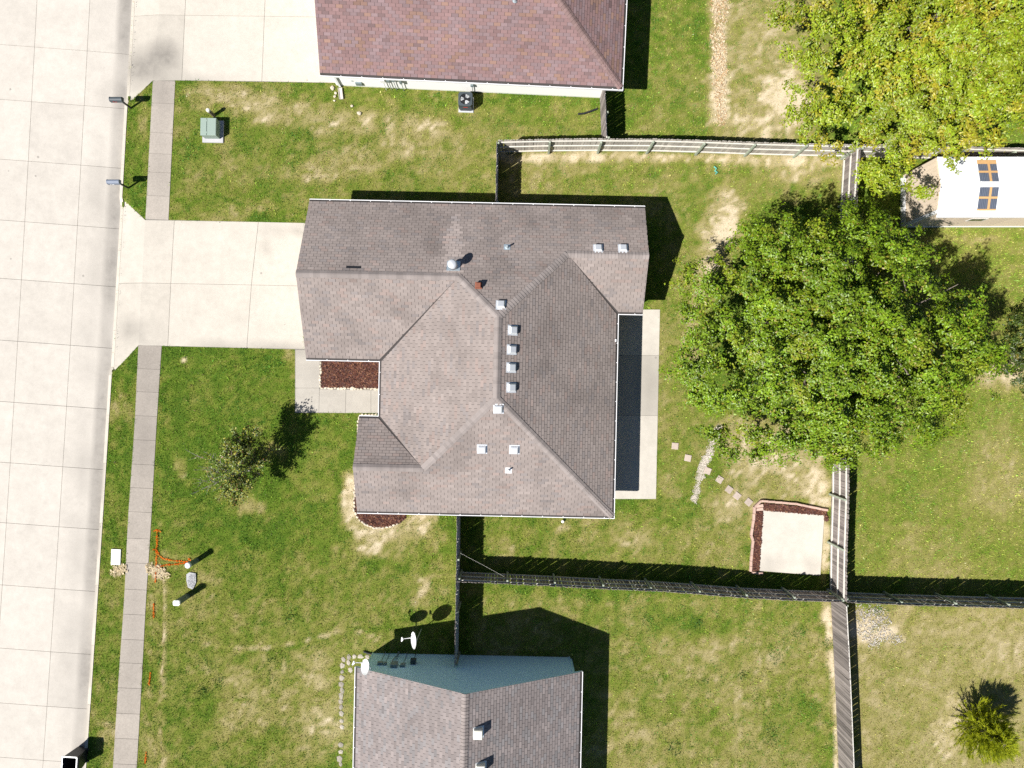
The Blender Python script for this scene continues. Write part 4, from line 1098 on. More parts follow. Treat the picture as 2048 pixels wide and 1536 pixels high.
# gravel strip, leaf litter, grit
def gravel(name, P, n, size, cols, seed, z=.015, rag=.3):
    V, F, c = chips(W2(P), n, cols, size, z, .02, seed, .8, rag); o = link(name, np_mesh(name, V, F, M_CHIP, c, 'FACE')); o['kind'] = 'stuff'; return o
GR = [(.60, .54, .45), (.53, .47, .39), (.64, .58, .50), (.45, .40, .32)]
gravel('gravel', [(1434, 846), (1450, 850), (1428, 912), (1408, 964), (1394, 1010), (1380, 1000), (1394, 938), (1413, 886)], 3600, (.02, .05), GR, 31)
gravel('leaf_litter', [(1420, -40), (1460, -40), (1458, 120), (1452, 250), (1430, 258), (1418, 120)], 1900, (.04, .10), [(.50, .37, .21), (.57, .45, .29), (.38, .24, .12), (.60, .50, .35)], 32, .02)
gravel('broken_stone', [(1700, 1205), (1770, 1208), (1785, 1250), (1815, 1285), (1740, 1305), (1705, 1262)], 900, (.025, .09), [(.42, .39, .33), (.50, .46, .40), (.33, .30, .26)], 33, .02)
gravel('straw', [(222, 1127), (256, 1127), (256, 1154), (222, 1154)], 200, (.03, .11), [(.50, .40, .24), (.42, .33, .19), (.58, .48, .32)], 34, .05)
gravel('straw', [(292, 1124), (328, 1120), (344, 1152), (318, 1166), (294, 1152)], 280, (.03, .11), [(.50, .40, .24), (.42, .33, .19), (.58, .48, .32)], 35, .05)
P = [(374, 1148), (380, 1144), (393, 1146), (393, 1164), (390, 1172), (386, 1178), (377, 1174), (374, 1160)]
gp = sheet('grit_patch', W2(P), .07, simple('pale_blue_grit', (.42, .42, .42), .95, var=.25, scale=16, bump=.5), kind=None)
tag(gp, 'small pale grey grit patch in the lawn between the two pedestals', 'grit patch')
gravel('grit', P, 700, (.02, .05), [(.42, .42, .43), (.52, .52, .53), (.33, .33, .34)], 36, .07)
# stone row by the southern house
c0 = G2(685, 1400); t = thing('stone_border', 'row of flat pale stones sunk in the grass beside the southern house', 'stone border', (*c0, 0))
pts = [(736, 1313), (722, 1313), (709, 1313), (697, 1314), (686, 1319), (684, 1331), (683, 1343), (682.5, 1356), (682.5, 1368), (682.5, 1381), (682, 1391), (682.5, 1403), (682, 1414), (682, 1427), (683, 1442), (682, 1454), (682, 1490), (682, 1503), (680, 1517), (681, 1528), (697, 1325), (700, 1340)]
r = random.Random(3)
ST2 = [m.copy() for m in ST]
for m in ST2: m.materials[0] = simple('grey_border_stone', (.34, .295, .24), .9, var=.3, scale=9, rnd=.25, bump=.4)
for x, y in pts:
    p = G2(x, y); k = r.uniform(.26, .36)
    link('stone', ST2[r.randrange(6)], t, (p[0] - c0[0] + r.uniform(-.04, .04), p[1] - c0[1], .0), (0, 0, r.uniform(-.4, .4)), (k * r.uniform(.7, 1.1), k * r.uniform(.8, 1.25), .11))
# loose stones at the corner of the northern house
for (x, y, k), lb in zip(((665, 177, .26), (671.6, 187, .16), (670, 194, .18), (669, 202, .14), (704, 213, .18), (719, 227, .26)),
                         ('white boulder at the corner of the driveway and white wall', 'small stone just below the white boulder', 'brownish stone beside the splash block', 'lowest small stone of the row by the splash block', 'small pale stone in the bare grass below the gas meter', 'larger flat pale stone in the straw coloured grass')):
    p = G2(x, y); tag(link('stone', ST[int(x) % 6], None, (*p, .05), (0, 0, x), (k, k * .9, k * .6)), lb, 'stone', 'loose stones by the white house')

# ------------------------------------------------------------------ street furniture and utilities
def mailbox(label, bx, by, body_m, flag_up):
    t = thing('mailbox', label, 'mailbox', (*G2(bx, by), 0), 0, 'mailboxes on posts by the kerb')
    mb = MB(); mb.box(-.035, .035, -.035, .035, -.1, .92, ch=.01); mb.build('post', M_BLACK, t)
    mb = MB(); mb.box(-.24, .14, -.09, .09, .92, .945); mb.build('bracket', M_BLACK, t)
    prof = [(-.11, 0), (.11, 0)] + [(.11 * math.cos(a), .15 + .10 * math.sin(a)) for a in np.linspace(0, math.pi, 9)]
    mb = MB(); n = len(prof); x0, x1 = -.42, .16
    vs = [(x0, y, .945 + z) for y, z in prof] + [(x1, y, .945 + z) for y, z in prof]
    mb.add(vs, [tuple(range(n))[::-1], tuple(range(n, 2 * n))] + [(i, (i + 1) % n, (i + 1) % n + n, i + n) for i in range(n)]); mb.build('box', body_m, t)
    mb = MB(); pr = [(y * 1.06, z * 1.04 - .004) for y, z in prof]
    vs = [(x0 - .02, y, .945 + z) for y, z in pr] + [(x0 + .012, y, .945 + z) for y, z in pr]
    mb.add(vs, [tuple(range(n))[::-1], tuple(range(n, 2 * n))] + [(i, (i + 1) % n, (i + 1) % n + n, i + n) for i in range(n)]); d = mb.build('door', body_m, t)
    mb = MB(); mb.box(x0 - .05, x0 - .02, -.02, .02, 1.13, 1.16); mb.build('handle', M_ALU, d)
    mb = MB(); mb.box(-.30, -.12, -.122, -.114, 1.02, 1.05); mb.box(-.30, -.24, -.122, -.114, 1.02, 1.10); mb.build('flag', M_RED if flag_up else M_DISH, t)
    return t
mailbox('black mailbox with a red side flag, nearer the northern driveway', 262, 216, M_DKGREY, True)
mailbox('slate blue mailbox with a pale mark on its side, nearer the main driveway', 257, 376, M_SLATE, False)
# transformer cabinet
c0 = G2(427, 262); t = thing('transformer_cabinet', 'sage green pad mounted transformer cabinet in the front lawn', 'transformer', (*c0, 0), math.radians(-1))
mb = MB(); mb.box(-.52, .52, -.60, .50, -.05, .08, ch=.01); mb.build('base_slab', simple('pale_pad', (.45, .44, .45), .9), t)
mb = MB(); mb.box(-.37, .37, -.42, .42, .08, .56, ch=.0); mb.build('cabinet', M_XFMR, t)
mb = MB(); mb.box(-.39, -.075, -.43, .43, .56, .62, ch=.02); mb.build('hood', M_XFMR, t)
mb = MB(); mb.box(-.06, .39, -.43, .43, .56, .63, ch=.02); mb.build('lid', M_XFMR, t)
mb = MB(); mb.box(-.09, -.05, .25, .33, .60, .64); mb.box(-.09, -.05, -.33, -.25, .60, .64); mb.build('hinge', M_XFMR, t)
def pedestal(label, px, py, h, r, shape, capm, bodym, group):
    t = thing('utility_pedestal', label, 'utility pedestal', (*G2(px, py), 0), 0, group)
    if shape == 'round':
        mb = MB(); mb.lathe([(r * 1.02, -.05), (r, .1), (r, h - .12)], 18); mb.build('tube', bodym, t)
        mb = MB(); mb.lathe([(r * 1.12, h - .13), (r * 1.12, h - .03), (r * .9, h), (.001, h + .012)], 18); mb.build('cap', capm, t)
    else:
        P = [(x * r * 1.15, y * r * .9) for x, y in ((-1, -.6), (-.7, -1), (.7, -1), (1, -.6), (1, .6), (.7, 1), (-.7, 1), (-1, .6))]
        mb = MB(); mb.prism(P, -.05, h - .10); mb.build('tube', bodym, t)
        mb = MB(); mb.prism([(x * 1.12, y * 1.12) for x, y in P], h - .11, h - .02); mb.prism([(x * .95, y * .95) for x, y in P], h - .02, h); mb.build('cap', capm, t)
    return t
pg = 'utility pedestals in the front lawn'
pedestal('short brown utility pedestal with a cream cap, beside the green transformer', 428, 231, .76, .085, 'round', M_CREAM, simple('brown_plastic', (.20, .16, .11), .6), pg)
pedestal('dark green pedestal with a round white cap at the end of the orange paint lines', 394, 1120.5, 1.05, .13, 'round', M_DISH, M_PED, pg)
pedestal('dark green pedestal with an oblong white cap, south of the grit patch', 374.5, 1192, 1.18, .125, 'box', M_DISH, M_PED, pg)
# meter lid in the verge
c0 = G2(233, 1113.5); t = thing('meter_box_lid', 'white rectangular meter box lid set in the grass verge', 'meter box', (*c0, 0), math.radians(-2))
mb = MB(); mb.box(-.235, .235, -.39, .39, -.05, .07, ch=.01); mb.build('frame', M_DISH, t)
mb = MB(); mb.box(-.205, .205, -.36, .36, .07, .082, ch=.004); mb.build('lid', M_DISH, t)
# air conditioner
c0 = G2(932.5, 209.5); t = thing('air_conditioner', 'black outdoor air conditioner with fan, on a pale base beside the white wall', 'air conditioner', (*c0, 0), math.radians(-2))
mb = MB(); mb.box(-.37, .37, -.40, .37, -.04, .06, ch=.008); mb.build('base_slab', M_ALU, t)
H_ = .74
mb = MB(); mb.prism([(x * .33, y * .33) for x, y in ((-1, -.8), (-.8, -1), (.8, -1), (1, -.8), (1, .8), (.8, 1), (-.8, 1), (-1, .8))], .06, H_ - .05); mb.build('cabinet', M_BLACK, t)
for i in range(9):
    mb = MB(); z = .13 + i * .058; mb.box(-.30, .30, -.338, -.330, z, z + .02); mb.box(.330, .338, -.30, .30, z, z + .02); mb.box(-.338, -.330, -.30, .30, z, z + .02); mb.build('louvre', M_DKGREY, t)
mb = MB(); vs = []; n = 32
for i in range(n):
    a = 2 * math.pi * i / n + math.pi / n; c_, s_ = math.cos(a), math.sin(a); k = .345 / max(abs(c_), abs(s_)); k = min(k, .43)
    vs += [(c_ * k, s_ * k, H_ - .05), (c_ * k, s_ * k, H_), (c_ * .27, s_ * .27, H_ + .01), (c_ * .25, s_ * .25, H_ - .045)]
fs = []
for i in range(n):
    j = (i + 1) % n
    for q in range(3): fs.append((i * 4 + q, j * 4 + q, j * 4 + q + 1, i * 4 + q + 1))
mb.add(vs, fs); mb.build('top_shroud', M_DKGREY, t)
mb = MB()
for i in range(3):
    a0 = 2 * math.pi * i / 3 + .4; vs = []
    for j in range(7):
        a = a0 + j * .17
        vs += [(.07 * math.cos(a), .07 * math.sin(a), H_ - .04 + j * .003), (.235 * math.cos(a + .1), .235 * math.sin(a + .1), H_ - .045 + j * .006)]
    mb.add(vs, [(2 * j, 2 * j + 1, 2 * j + 3, 2 * j + 2) for j in range(6)])
mb.build('fan', M_ALU, t)
mb = MB(); mb.lathe([(.07, H_ - .05), (.07, H_ + .0), (.05, H_ + .012)], 16); mb.build('motor', M_BLACK, t)
mb = MB()
for k in (.11, .16, .21, .255): mb.tube([(k * math.cos(a), k * math.sin(a), H_ + .012) for a in np.linspace(0, 2 * math.pi, 25)], .003, 4, False)
for i in range(6):
    a = i * math.pi / 3; mb.tube([(.06 * math.cos(a), .06 * math.sin(a), H_ + .012), (.26 * math.cos(a), .26 * math.sin(a), H_ + .012)], .004, 4, False)
mb.build('guard', M_BLACK, t)
mb = MB(); mb.box(-.10, .12, -.346, -.339, .50, .56); mb.build('badge', M_RED, t)
# gas meter
c0 = G2(722, 172); t = thing('gas_meter', 'grey gas meter with pipes against the white wall', 'gas meter', (*c0, 0), FN.t)
mb = MB(); mb.box(-.16, .16, -.12, .12, .30, .62, ch=.03); mb.build('meter', M_GREYBOX, t)
mb = MB(); mb.tube([(-.11, 0, .62), (-.11, 0, .74), (-.28, 0, .74), (-.28, 0, -.05)], .025, 8); mb.build('pipe', M_GALV, t)
mb = MB(); mb.tube([(.11, 0, .62), (.11, 0, .78), (.11, .2, .78)], .025, 8); mb.build('pipe', M_GALV, t)
mb = MB(); mb.lathe([(.02, .66), (.09, .70), (.09, .73), (.02, .76)], 14, (-.28, 0)); mb.build('regulator', M_GREYBOX, t)
# splash block
p = G2(682, 188); t = tag(MB().box(-.10, -.075, -.28, .28, 0, .09).box(.075, .10, -.28, .28, 0, .09).box(-.075, .075, -.28, .28, 0, .05).build('splash_block', simple('pale_splash_block', (.55, .50, .46), .9), loc=(*p, .02), rot=(0, 0, .12)), 'long pale splash block below the downspout of the white house', 'splash block')
# black drain pipe by the short grey fence
w = [G(*q, .06) for q in ((1156, 228), (1168, 227), (1180, 223), (1196, 217))]
mb = MB(off=(w[0][0], w[0][1], 0))
pts = []; rad = []
for a, b in zip(w[:-1], w[1:]):
    for i in range(10): pts.append(tuple(a + (b - a) * i / 10)); rad.append(.055 if i % 2 else .045)
mb.tube(pts, rad, 10); tag(mb.build('drain_pipe', M_BLACK, loc=(w[0][0], w[0][1], 0)), 'black corrugated drain pipe lying on grass by the short fence', 'drain pipe')
# another dark pipe at the southern house corner
w = [G(*q, .06) for q in ((727, 1303), (735, 1306), (747, 1309))]
mb = MB(off=(w[0][0], w[0][1], 0)); mb.tube([tuple(q) for q in w], .05, 10); tag(mb.build('drain_pipe', M_BLACK, loc=(w[0][0], w[0][1], 0)), 'short black drain pipe at the corner of the blue grey gable', 'drain pipe')
# cleanout and teal hose end
p = G2(1125, 1042); mb = MB(); mb.lathe([(.055, -.02), (.055, .12), (.075, .12), (.075, .17), (.03, .175)], 12); tag(mb.build('cleanout_cap', M_DISH, loc=(*p, 0)), 'white cleanout cap in the grass south of the main house', 'pipe cap')
w = [G(*q, .05) for q in ((1428, 333), (1433, 337), (1430, 342), (1435, 345), (1431, 348))]
mb = MB(off=(w[0][0], w[0][1], 0)); mb.tube([tuple(q) for q in w], .045, 8); tag(mb.build('hose_piece', M_TEAL, loc=(w[0][0], w[0][1], 0)), 'short piece of teal hose lying in the back yard grass', 'hose')
# wheeled bin at the kerb
c0 = G(167, 1506, -.14); t = thing('wheeled_bin', 'black wheeled bin with its lid hanging open, standing at the kerb', 'bin', (c0[0], c0[1], -.15), math.radians(-3))
mb = MB(); hb = 1.14
def ring(a, b, z): return [(-a, -b, z), (a, -b, z), (a, b, z), (-a, b, z)]
vs = ring(.27, .33, .03) + ring(.34, .38, hb) + ring(.315, .355, hb) + ring(.25, .31, .08)
fs = [(3, 2, 1, 0), (12, 13, 14, 15)]
for o_ in (0, 4, 8):
    for i in range(4): j = (i + 1) % 4; fs.append((o_ + i, o_ + j, o_ + 4 + j, o_ + 4 + i))
mb.add(vs, fs); mb.build('body', M_BLACK, t)
mb = MB(); R1 = [(x * .375, y * .42) for x, y in ((-1, -.9), (-.9, -1), (.9, -1), (1, -.9), (1, .9), (.9, 1), (-.9, 1), (-1, .9))]; R2 = [(x * .89, y * .90) for x, y in R1]
vs = [(x, y, hb - .03) for x, y in R1] + [(x, y, hb + .035) for x, y in R1] + [(x, y, hb + .035) for x, y in R2] + [(x, y, hb - .03) for x, y in R2]
fs = []
for o_ in (0, 8, 16):
    for i in range(8): j = (i + 1) % 8; fs.append((o_ + i, o_ + j, o_ + 8 + j, o_ + 8 + i))
mb.add(vs, fs); mb.build('rim', simple('glare_bin_rim', (.62, .62, .63), .3, spec=.6), t)  # sun glare on the rim is put into its pale colour
mb = MB(); M_ = Matrix.Translation((.40, 0, hb - .02)) @ Matrix.Rotation(math.radians(100), 4, 'Y'); mb.box(0, .74, -.37, .37, 0, .035, M_, ch=.015); mb.build('lid', M_BLACK, t)
mb = MB(); mb.tube([(.40, -.3, hb), (.40, .3, hb)], .018, 8); mb.build('handle', M_BLACK, t)
for y in (-.31, .31):
    mb = MB(); mb.tube([(.27, y - .03, .12), (.27, y + .03, .12)], .12, 16); mb.build('wheel', M_BLACK, t)
mb = MB(); mb.box(-.04, .04, -.387, -.380, .55, .85); mb.build('sticker', M_ALU, t)

# orange utility paint sprayed on the grass
def paint(label, strokes, seed):
    r = np.random.default_rng(seed); V = []; F = []; c = []; c0 = np.array(G2(*strokes[0][0][0]))
    for P, w, dens in strokes:
        W = [np.array(G2(*p)) for p in P]
        for a, b in zip(W[:-1], W[1:]):
            L = np.linalg.norm(b - a); n = int(L * 210 * dens)
            for _ in range(n):
                q = a + (b - a) * r.random() + r.normal(0, w / S, 2) * .42 - c0
                an = r.random() * 6.28; l = r.uniform(.03, .075); wd = r.uniform(.008, .016); z = r.uniform(.03, .07)
                d = np.array([math.cos(an), math.sin(an)]); nn = np.array([-d[1], d[0]]) * wd
                i = len(V); V += [(*(q + nn), .02), (*(q - nn), .02), (*(q + d * l * .6 - nn * .5), z), (*(q + d * l * .6 + nn * .5), z + .006)]; F.append((i, i + 1, i + 2, i + 3))
                k = r.uniform(.7, 1.15); c.append((.88 * k, .21 * k, .015 * k))
    return tag(link('paint_mark', np_mesh('paint_mark', V, F, M_ORANGE, c, 'FACE'), None, (c0[0], c0[1], .01)), label, 'paint mark', 'orange utility marks along the sidewalk')
paint('orange paint arrow and two curved lines running to the round capped pedestal', [([(308, 1062), (315, 1059), (322, 1063)], 2, .8), ([(315, 1060), (314, 1095), (312.5, 1135), (311, 1165)], 1.9, .7), ([(306, 1099), (312, 1098), (320, 1112), (328, 1117), (345, 1121), (362, 1122), (378, 1124)], 1.8, .7), ([(316, 1135), (325, 1131), (340, 1129), (358, 1128), (375, 1124)], 1.8, .7), ([(378, 1117), (382, 1121)], 2, 1.2)], 1)
paint('short orange paint dash just below the arrow marks', [([(308, 1206), (308, 1236)], 1.7, .8)], 2)
paint('orange paint dash beside the sidewalk at mid height of the lower lawn', [([(301, 1344), (299, 1370)], 1.7, .7)], 3)
paint('orange paint dash lowest along the sidewalk edge', [([(293, 1502), (291, 1526)], 1.6, .7)], 4)

# ------------------------------------------------------------------ trees
def leaves(pos, nrm, size, col, seed, aspect=.62):
    """folded four-point leaves"""
    r = np.random.default_rng(seed); n = len(pos)
    nrm = nrm / np.linalg.norm(nrm, axis=1, keepdims=True)
    t = r.normal(size=(n, 3)); t -= (t * nrm).sum(1, keepdims=True) * nrm; t /= np.linalg.norm(t, axis=1, keepdims=True)
    b = np.cross(nrm, t); L = size[:, None]; Wd = L * aspect
    fold = nrm * L * .16
    V = np.stack([pos - t * L * .5, pos + b * Wd * .5 + fold - t * L * .05, pos + t * L * .5, pos - b * Wd * .5 + fold - t * L * .05], 1).reshape(-1, 3)
    i = np.arange(n) * 4
    F = np.concatenate([np.stack([i, i + 2, i + 1], -1), np.stack([i, i + 3, i + 2], -1)])
    return V, F, np.repeat(col, 4, axis=0)
def crown(c, rad, nclump, per, lsize, base, var, seed, low=.15, clump_r=.62, yellow=None, flat=.55, spray=4.0, shell=(.56, 1.0), cut=None, holes=.39):
    r = np.random.default_rng(seed); P = []; Nn = []; Cc = []; Sz = []
    k = 0; gold = math.pi * (3 - math.sqrt(5))
    ph = r.random(6) * 6.28
    for i in range(nclump):
        z = 1 - (1 + low) * (i + .5) / nclump
        rr = math.sqrt(max(0, 1 - z * z)); a = i * gold + r.normal(0, .09)
        d = np.array([rr * math.cos(a), rr * math.sin(a), z])
        lob = 1 + .06 * math.sin(3 * a + ph[0]) + .05 * math.sin(5 * a + ph[1] + z * 2) + .045 * math.sin(9 * a + ph[2]) + .05 * math.sin(7 * z * 3 + 4 * a + ph[3])
        f = (max(shell[0], .84 - z) + (1 - max(shell[0], .84 - z)) * r.random() ** .8) * lob
        inner = i % 4 == 0
        if inner: f = r.uniform(.35, .62) * lob
        cc = np.array(c) + d * np.array(rad) * f
        if cut is not None and not cut(cc): continue
        n = int(per * r.uniform(.55, 1.35)); cr = clump_r * r.uniform(.7, 1.3)
        dn = d / np.array(rad); dn /= np.linalg.norm(dn)
        # several sprays inside the clump, domed outwards
        ns = max(4, int(n / spray / 4)); tw = r.normal(size=(6, 3)) * np.array([1, 1, .55]) + dn * .85 + np.array([0, 0, .15]); tw /= np.linalg.norm(tw, axis=1, keepdims=True)
        sp_ = tw[r.integers(0, 6, ns)] * (.15 + 1.15 * r.random((ns, 1)) ** .8) + r.normal(size=(ns, 3)) * .16
        sp_ *= cr * np.array([1, 1, flat + .15])
        wp = cc + sp_; hole = vnoise(wp[:, 0] + wp[:, 2] * .45, wp[:, 1] + wp[:, 2] * .3, 1.5, seed) * .6 + vnoise(wp[:, 0], wp[:, 1], 2.9, seed + 5) * .4
        okk = hole > (holes if not inner else .12)
        if okk.sum() < 1: continue
        sp_ = sp_[okk]; n = max(6, int(n * len(sp_) / ns)); ns = len(sp_); si = r.integers(0, ns, n)
        lo_ = r.normal(size=(n, 3)) * lsize * np.array([.80, .80, .45])
        q = cc + sp_[si] + lo_; P.append(q)
        o1 = sp_[si] / cr; o2 = lo_ / (lsize * .8)
        Nn.append(np.array([0, 0, .75]) + dn * .35 + o1 * .55 + o2 * .38 + r.normal(size=(n, 3)) * .38)
        hue = r.normal(0, 1); b = np.array(base) * (1 + var * .6 * hue)
        if yellow is not None and r.random() < yellow[1]: b = b * .45 + np.array(yellow[0]) * .55
        cs = b * (1 + r.normal(0, var, (n, 1))) * (1 + r.normal(0, .06, (n, 3)))
        # the odd yellowing leaf
        odd = r.random(n) < .04; cs[odd] = np.array((.26, .22, .03))
        Cc.append(np.clip(cs, .008, .5)); Sz.append(lsize * r.uniform(.7, 1.3, n))
    P = np.concatenate(P); Nn = np.concatenate(Nn); Cc = np.concatenate(Cc); Sz = np.concatenate(Sz)
    return leaves(P, Nn, Sz, Cc, seed + 1)
def limb_tree(t, h, r0, nb, reach, seed, mat, crown_c, crown_r, name='limb'):
    r = random.Random(seed)
    mb = MB(); mb.tube([(0, 0, -.2), (0, 0, .1), (.05, .03, h * .3), (0, .08, h * .55), (.1, 0, h * .8)], [r0 * 1.5, r0 * 1.1, r0 * .9, r0 * .6, r0 * .25], 12); mb.build('trunk', mat, t)
    for i in range(nb):
        a = 2 * math.pi * i / nb + r.uniform(-.25, .25); z0 = h * r.uniform(.22, .5)
        e = Vector((crown_c[0] + crown_r[0] * .6 * math.cos(a), crown_c[1] + crown_r[1] * .6 * math.sin(a), crown_c[2] + crown_r[2] * r.uniform(-.1, .4)))
        s = Vector((0, 0, z0)); m1 = s.lerp(e, .4) + Vector((r.uniform(-.3, .3), r.uniform(-.3, .3), .35)); m2 = s.lerp(e, .72) + Vector((r.uniform(-.3, .3), r.uniform(-.3, .3), .3))
        mb = MB(); mb.tube([s, m1, m2, e], [r0 * .5, r0 * .33, r0 * .18, r0 * .05], 7)
        for k in range(5):
            q = s.lerp(e, r.uniform(.4, .9)) + Vector((0, 0, .3)); f = q + Vector((r.uniform(-1.4, 1.4), r.uniform(-1.4, 1.4), r.uniform(.3, 1.2)))
            mb.tube([q, q.lerp(f, .5) + Vector((0, 0, .1)), f], [r0 * .14, r0 * .09, .012], 5)
        mb.build(name, mat, t)
# the big shade tree
bt = (13.95, 1.95, 0)
t = thing('shade_tree', 'large round green shade tree spreading over the back fence', 'tree', bt)
limb_tree(t, 8.2, .30, 11, 6, 21, M_BARK, (0, 0, 4.6), (6.6, 5.4, 3.9))
V, F, c = crown((.0, .05, 4.3), (6.2, 5.1, 4.1), 640, 420, .120, (.165, .258, .012), .20, 301, low=.22, clump_r=.66, holes=.43, yellow=((.24, .27, .015), .14))
cr = link('crown', np_mesh('crown', V, F, M_LEAF, c), t); cr['kind'] = 'stuff'
# yellowing tree in the top right corner
t = thing('shade_tree', 'large yellowing tree filling the top right corner', 'tree', (19.0, 15.15, 0))
limb_tree(t, 8.5, .32, 11, 6, 22, M_BARK, (0, 0, 5), (6.4, 6.8, 4.2))
V, F, c = crown((0, 0, 4.8), (6.0, 7.2, 4.3), 660, 420, .122, (.235, .300, .015), .20, 302, low=.22, clump_r=.70, holes=.34, yellow=((.40, .31, .025), .20), cut=lambda q: q[1] > np.interp(q[0], [-10.2, -3.9, -1.7, -.9, 1.5, 2.7, 7.8], [-7.6, -7.2, -6.5, -5.8, -4.8, -3.4, 0]))
cr = link('crown', np_mesh('crown', V, F, M_LEAF, c), t); cr['kind'] = 'stuff'
# dark small tree at the right edge
t = thing('small_tree', 'small dark leaved tree at the right edge of the lawn', 'tree', (*G2(2044, 704), 0))
limb_tree(t, 2.3, .07, 6, 2, 23, M_BARK, (0, 0, 1.5), (1.1, 1.5, 1.0))
V, F, c = crown((.05, 0, 1.55), (1.55, 1.85, 1.25), 130, 110, .10, (.062, .098, .014), .2, 303, low=.5, clump_r=.34, holes=.2)
cr = link('crown', np_mesh('crown', V, F, M_LEAF, c), t); cr['kind'] = 'stuff'
# thin dying tree in the front lawn
def bare_tree():
    base = G2(503, 938)
    t = thing('young_tree', 'thin half bare young tree with pale branches on the front lawn', 'tree', (*base, 0))
    r = random.Random(44); rn = np.random.default_rng(44)
    mb = MB(); mb.tube([(0, 0, -.1), (.02, 0, .5), (-.03, .02, 1.2), (0, .04, 2.0), (.0, .05, 2.8)], [.075, .06, .05, .035, .015], 9); mb.build('trunk', M_PALEBARK, t)
    P = []; 
    # (px, py, z, leafiness) of branch tips
    tips = [(386, 940, 2.7, .05), (392, 912, 2.5, .12), (387, 986, 2.6, .08), (412, 905, 2.2, .1), (404, 965, 2.3, .15), (430, 925, 3.0, .3), (418, 945, 3.0, .2), (452, 880, 2.9, 1.0), (470, 862, 2.4, 1.0), (492, 855, 2.2, 1.1), (505, 870, 2.2, .9), (448, 905, 3.2, .8), (478, 895, 3.4, 1.0), (500, 900, 2.8, .8), (525, 893, 1.9, .7), (536, 906, 1.8, .9),
            (470, 935, 3.6, .5), (455, 965, 3.0, .6), (447, 990, 2.4, .9), (467, 1000, 2.1, 1.1), (480, 985, 2.3, 1.0), (490, 965, 2.4, .5), (500, 975, 1.8, .4), (520, 950, 1.6, .3), (440, 975, 2.7, .4), (485, 925, 3.3, .6), (515, 920, 2.2, .6), (462, 915, 3.3, .6)]
    for i, (px, py, z, lf) in enumerate(tips):
        e = Vector(G(px, py, z)) - Vector((*base, 0)); s = Vector((0, .02, r.uniform(.7, 1.9) * min(1, z / 2.4)))
        m = s.lerp(e, .5) + Vector((r.uniform(-.1, .1), r.uniform(-.1, .1), r.uniform(.0, .2)))
        mb = MB(); mb.tube([s, m, e], [.026, .015, .005], 6)
        tw = []
        for k in range(9):
            f = r.uniform(.3, 1.0); q = (s.lerp(m, f * 2) if f < .5 else m.lerp(e, f * 2 - 1)); w = q + Vector((r.uniform(-.4, .4), r.uniform(-.4, .4), r.uniform(-.05, .35))); w += (e - s).normalized() * .2
            mb.tube([q, q.lerp(w, .5) + Vector((0, 0, .03)), w], [.010, .007, .003], 4, False); tw.append((q, w))
        mb.build('branch', M_PALEBARK, t)
        n = int(460 * lf)
        for k in range(n):
            q, w = tw[r.randrange(9)] if r.random() < .6 else (m, e)
            P.append(np.array(q.lerp(w, r.uniform(.2, 1.05))) + rn.normal(0, .085, 3))
    P = np.array(P); n = len(P)
    col = np.array((.150, .205, .030)) * (1 + rn.normal(0, .28, (n, 1)))
    y = rn.random(n); col[y < .22] = np.array((.33, .31, .04)); col[y > .95] = np.array((.22, .10, .04))
    V, F, c = leaves(P, np.array([0, 0, 1.0]) + rn.normal(0, .7, (n, 3)), .105 * rn.uniform(.7, 1.3, n), np.clip(col, .01, .5), 45)
    o = link('crown', np_mesh('crown', V, F, M_LEAF, c), t); o['kind'] = 'stuff'
bare_tree()
# bushy evergreen lower right
def evergreen():
    base = G2(1938, 1440); rn = np.random.default_rng(77)
    t = thing('young_cedar', 'bushy yellow green young cedar in the dry lawn at lower right', 'shrub', (*base, 0))
    mb = MB(); mb.tube([(0, 0, -.1), (0, 0, 1.1), (.02, 0, 2.3)], [.06, .045, .015], 8); mb.build('trunk', M_BARK, t)
    V = []; F = []; c = []; h = 2.7
    mb = MB()
    for i in range(300):
        z = .15 + (h - .3) * rn.random() ** 1.1; a = rn.random() * 6.28; L = (1.42 * (1 - z / h) ** .75 + .22) * rn.uniform(.65, 1.1)
        e = np.array([math.cos(a) * L, math.sin(a) * L, z + L * rn.uniform(.25, .75)]); s = np.array([0, 0, z])
        mb.tube([s, s + (e - s) * .5 + np.array([0, 0, -.03]), e], [.012, .008, .003], 4, False)
        for k in range(60):
            f = rn.uniform(.25, 1.0); p = s + (e - s) * f
            d = (e - s) / np.linalg.norm(e - s) + rn.normal(0, .42, 3) + np.array([0, 0, .22]); d /= np.linalg.norm(d); l = rn.uniform(.12, .28)
            w = np.cross(d, np.array([0, 0, 1.0]) + rn.normal(0, .3, 3)); w /= np.linalg.norm(w); w *= .016
            i0 = len(V); V += [p - w, p + w, p + d * l]; F.append((i0, i0 + 1, i0 + 2))
            kk = rn.uniform(.7, 1.3); cc = np.array((.46, .50, .02)) if rn.random() < .72 else np.array((.22, .28, .025)); c += [cc * kk] * 3
    mb.build('branches', M_BARK, t)
    o = link('foliage', np_mesh('foliage', V, F, M_NEEDLE, c), t); o['kind'] = 'stuff'
evergreen()

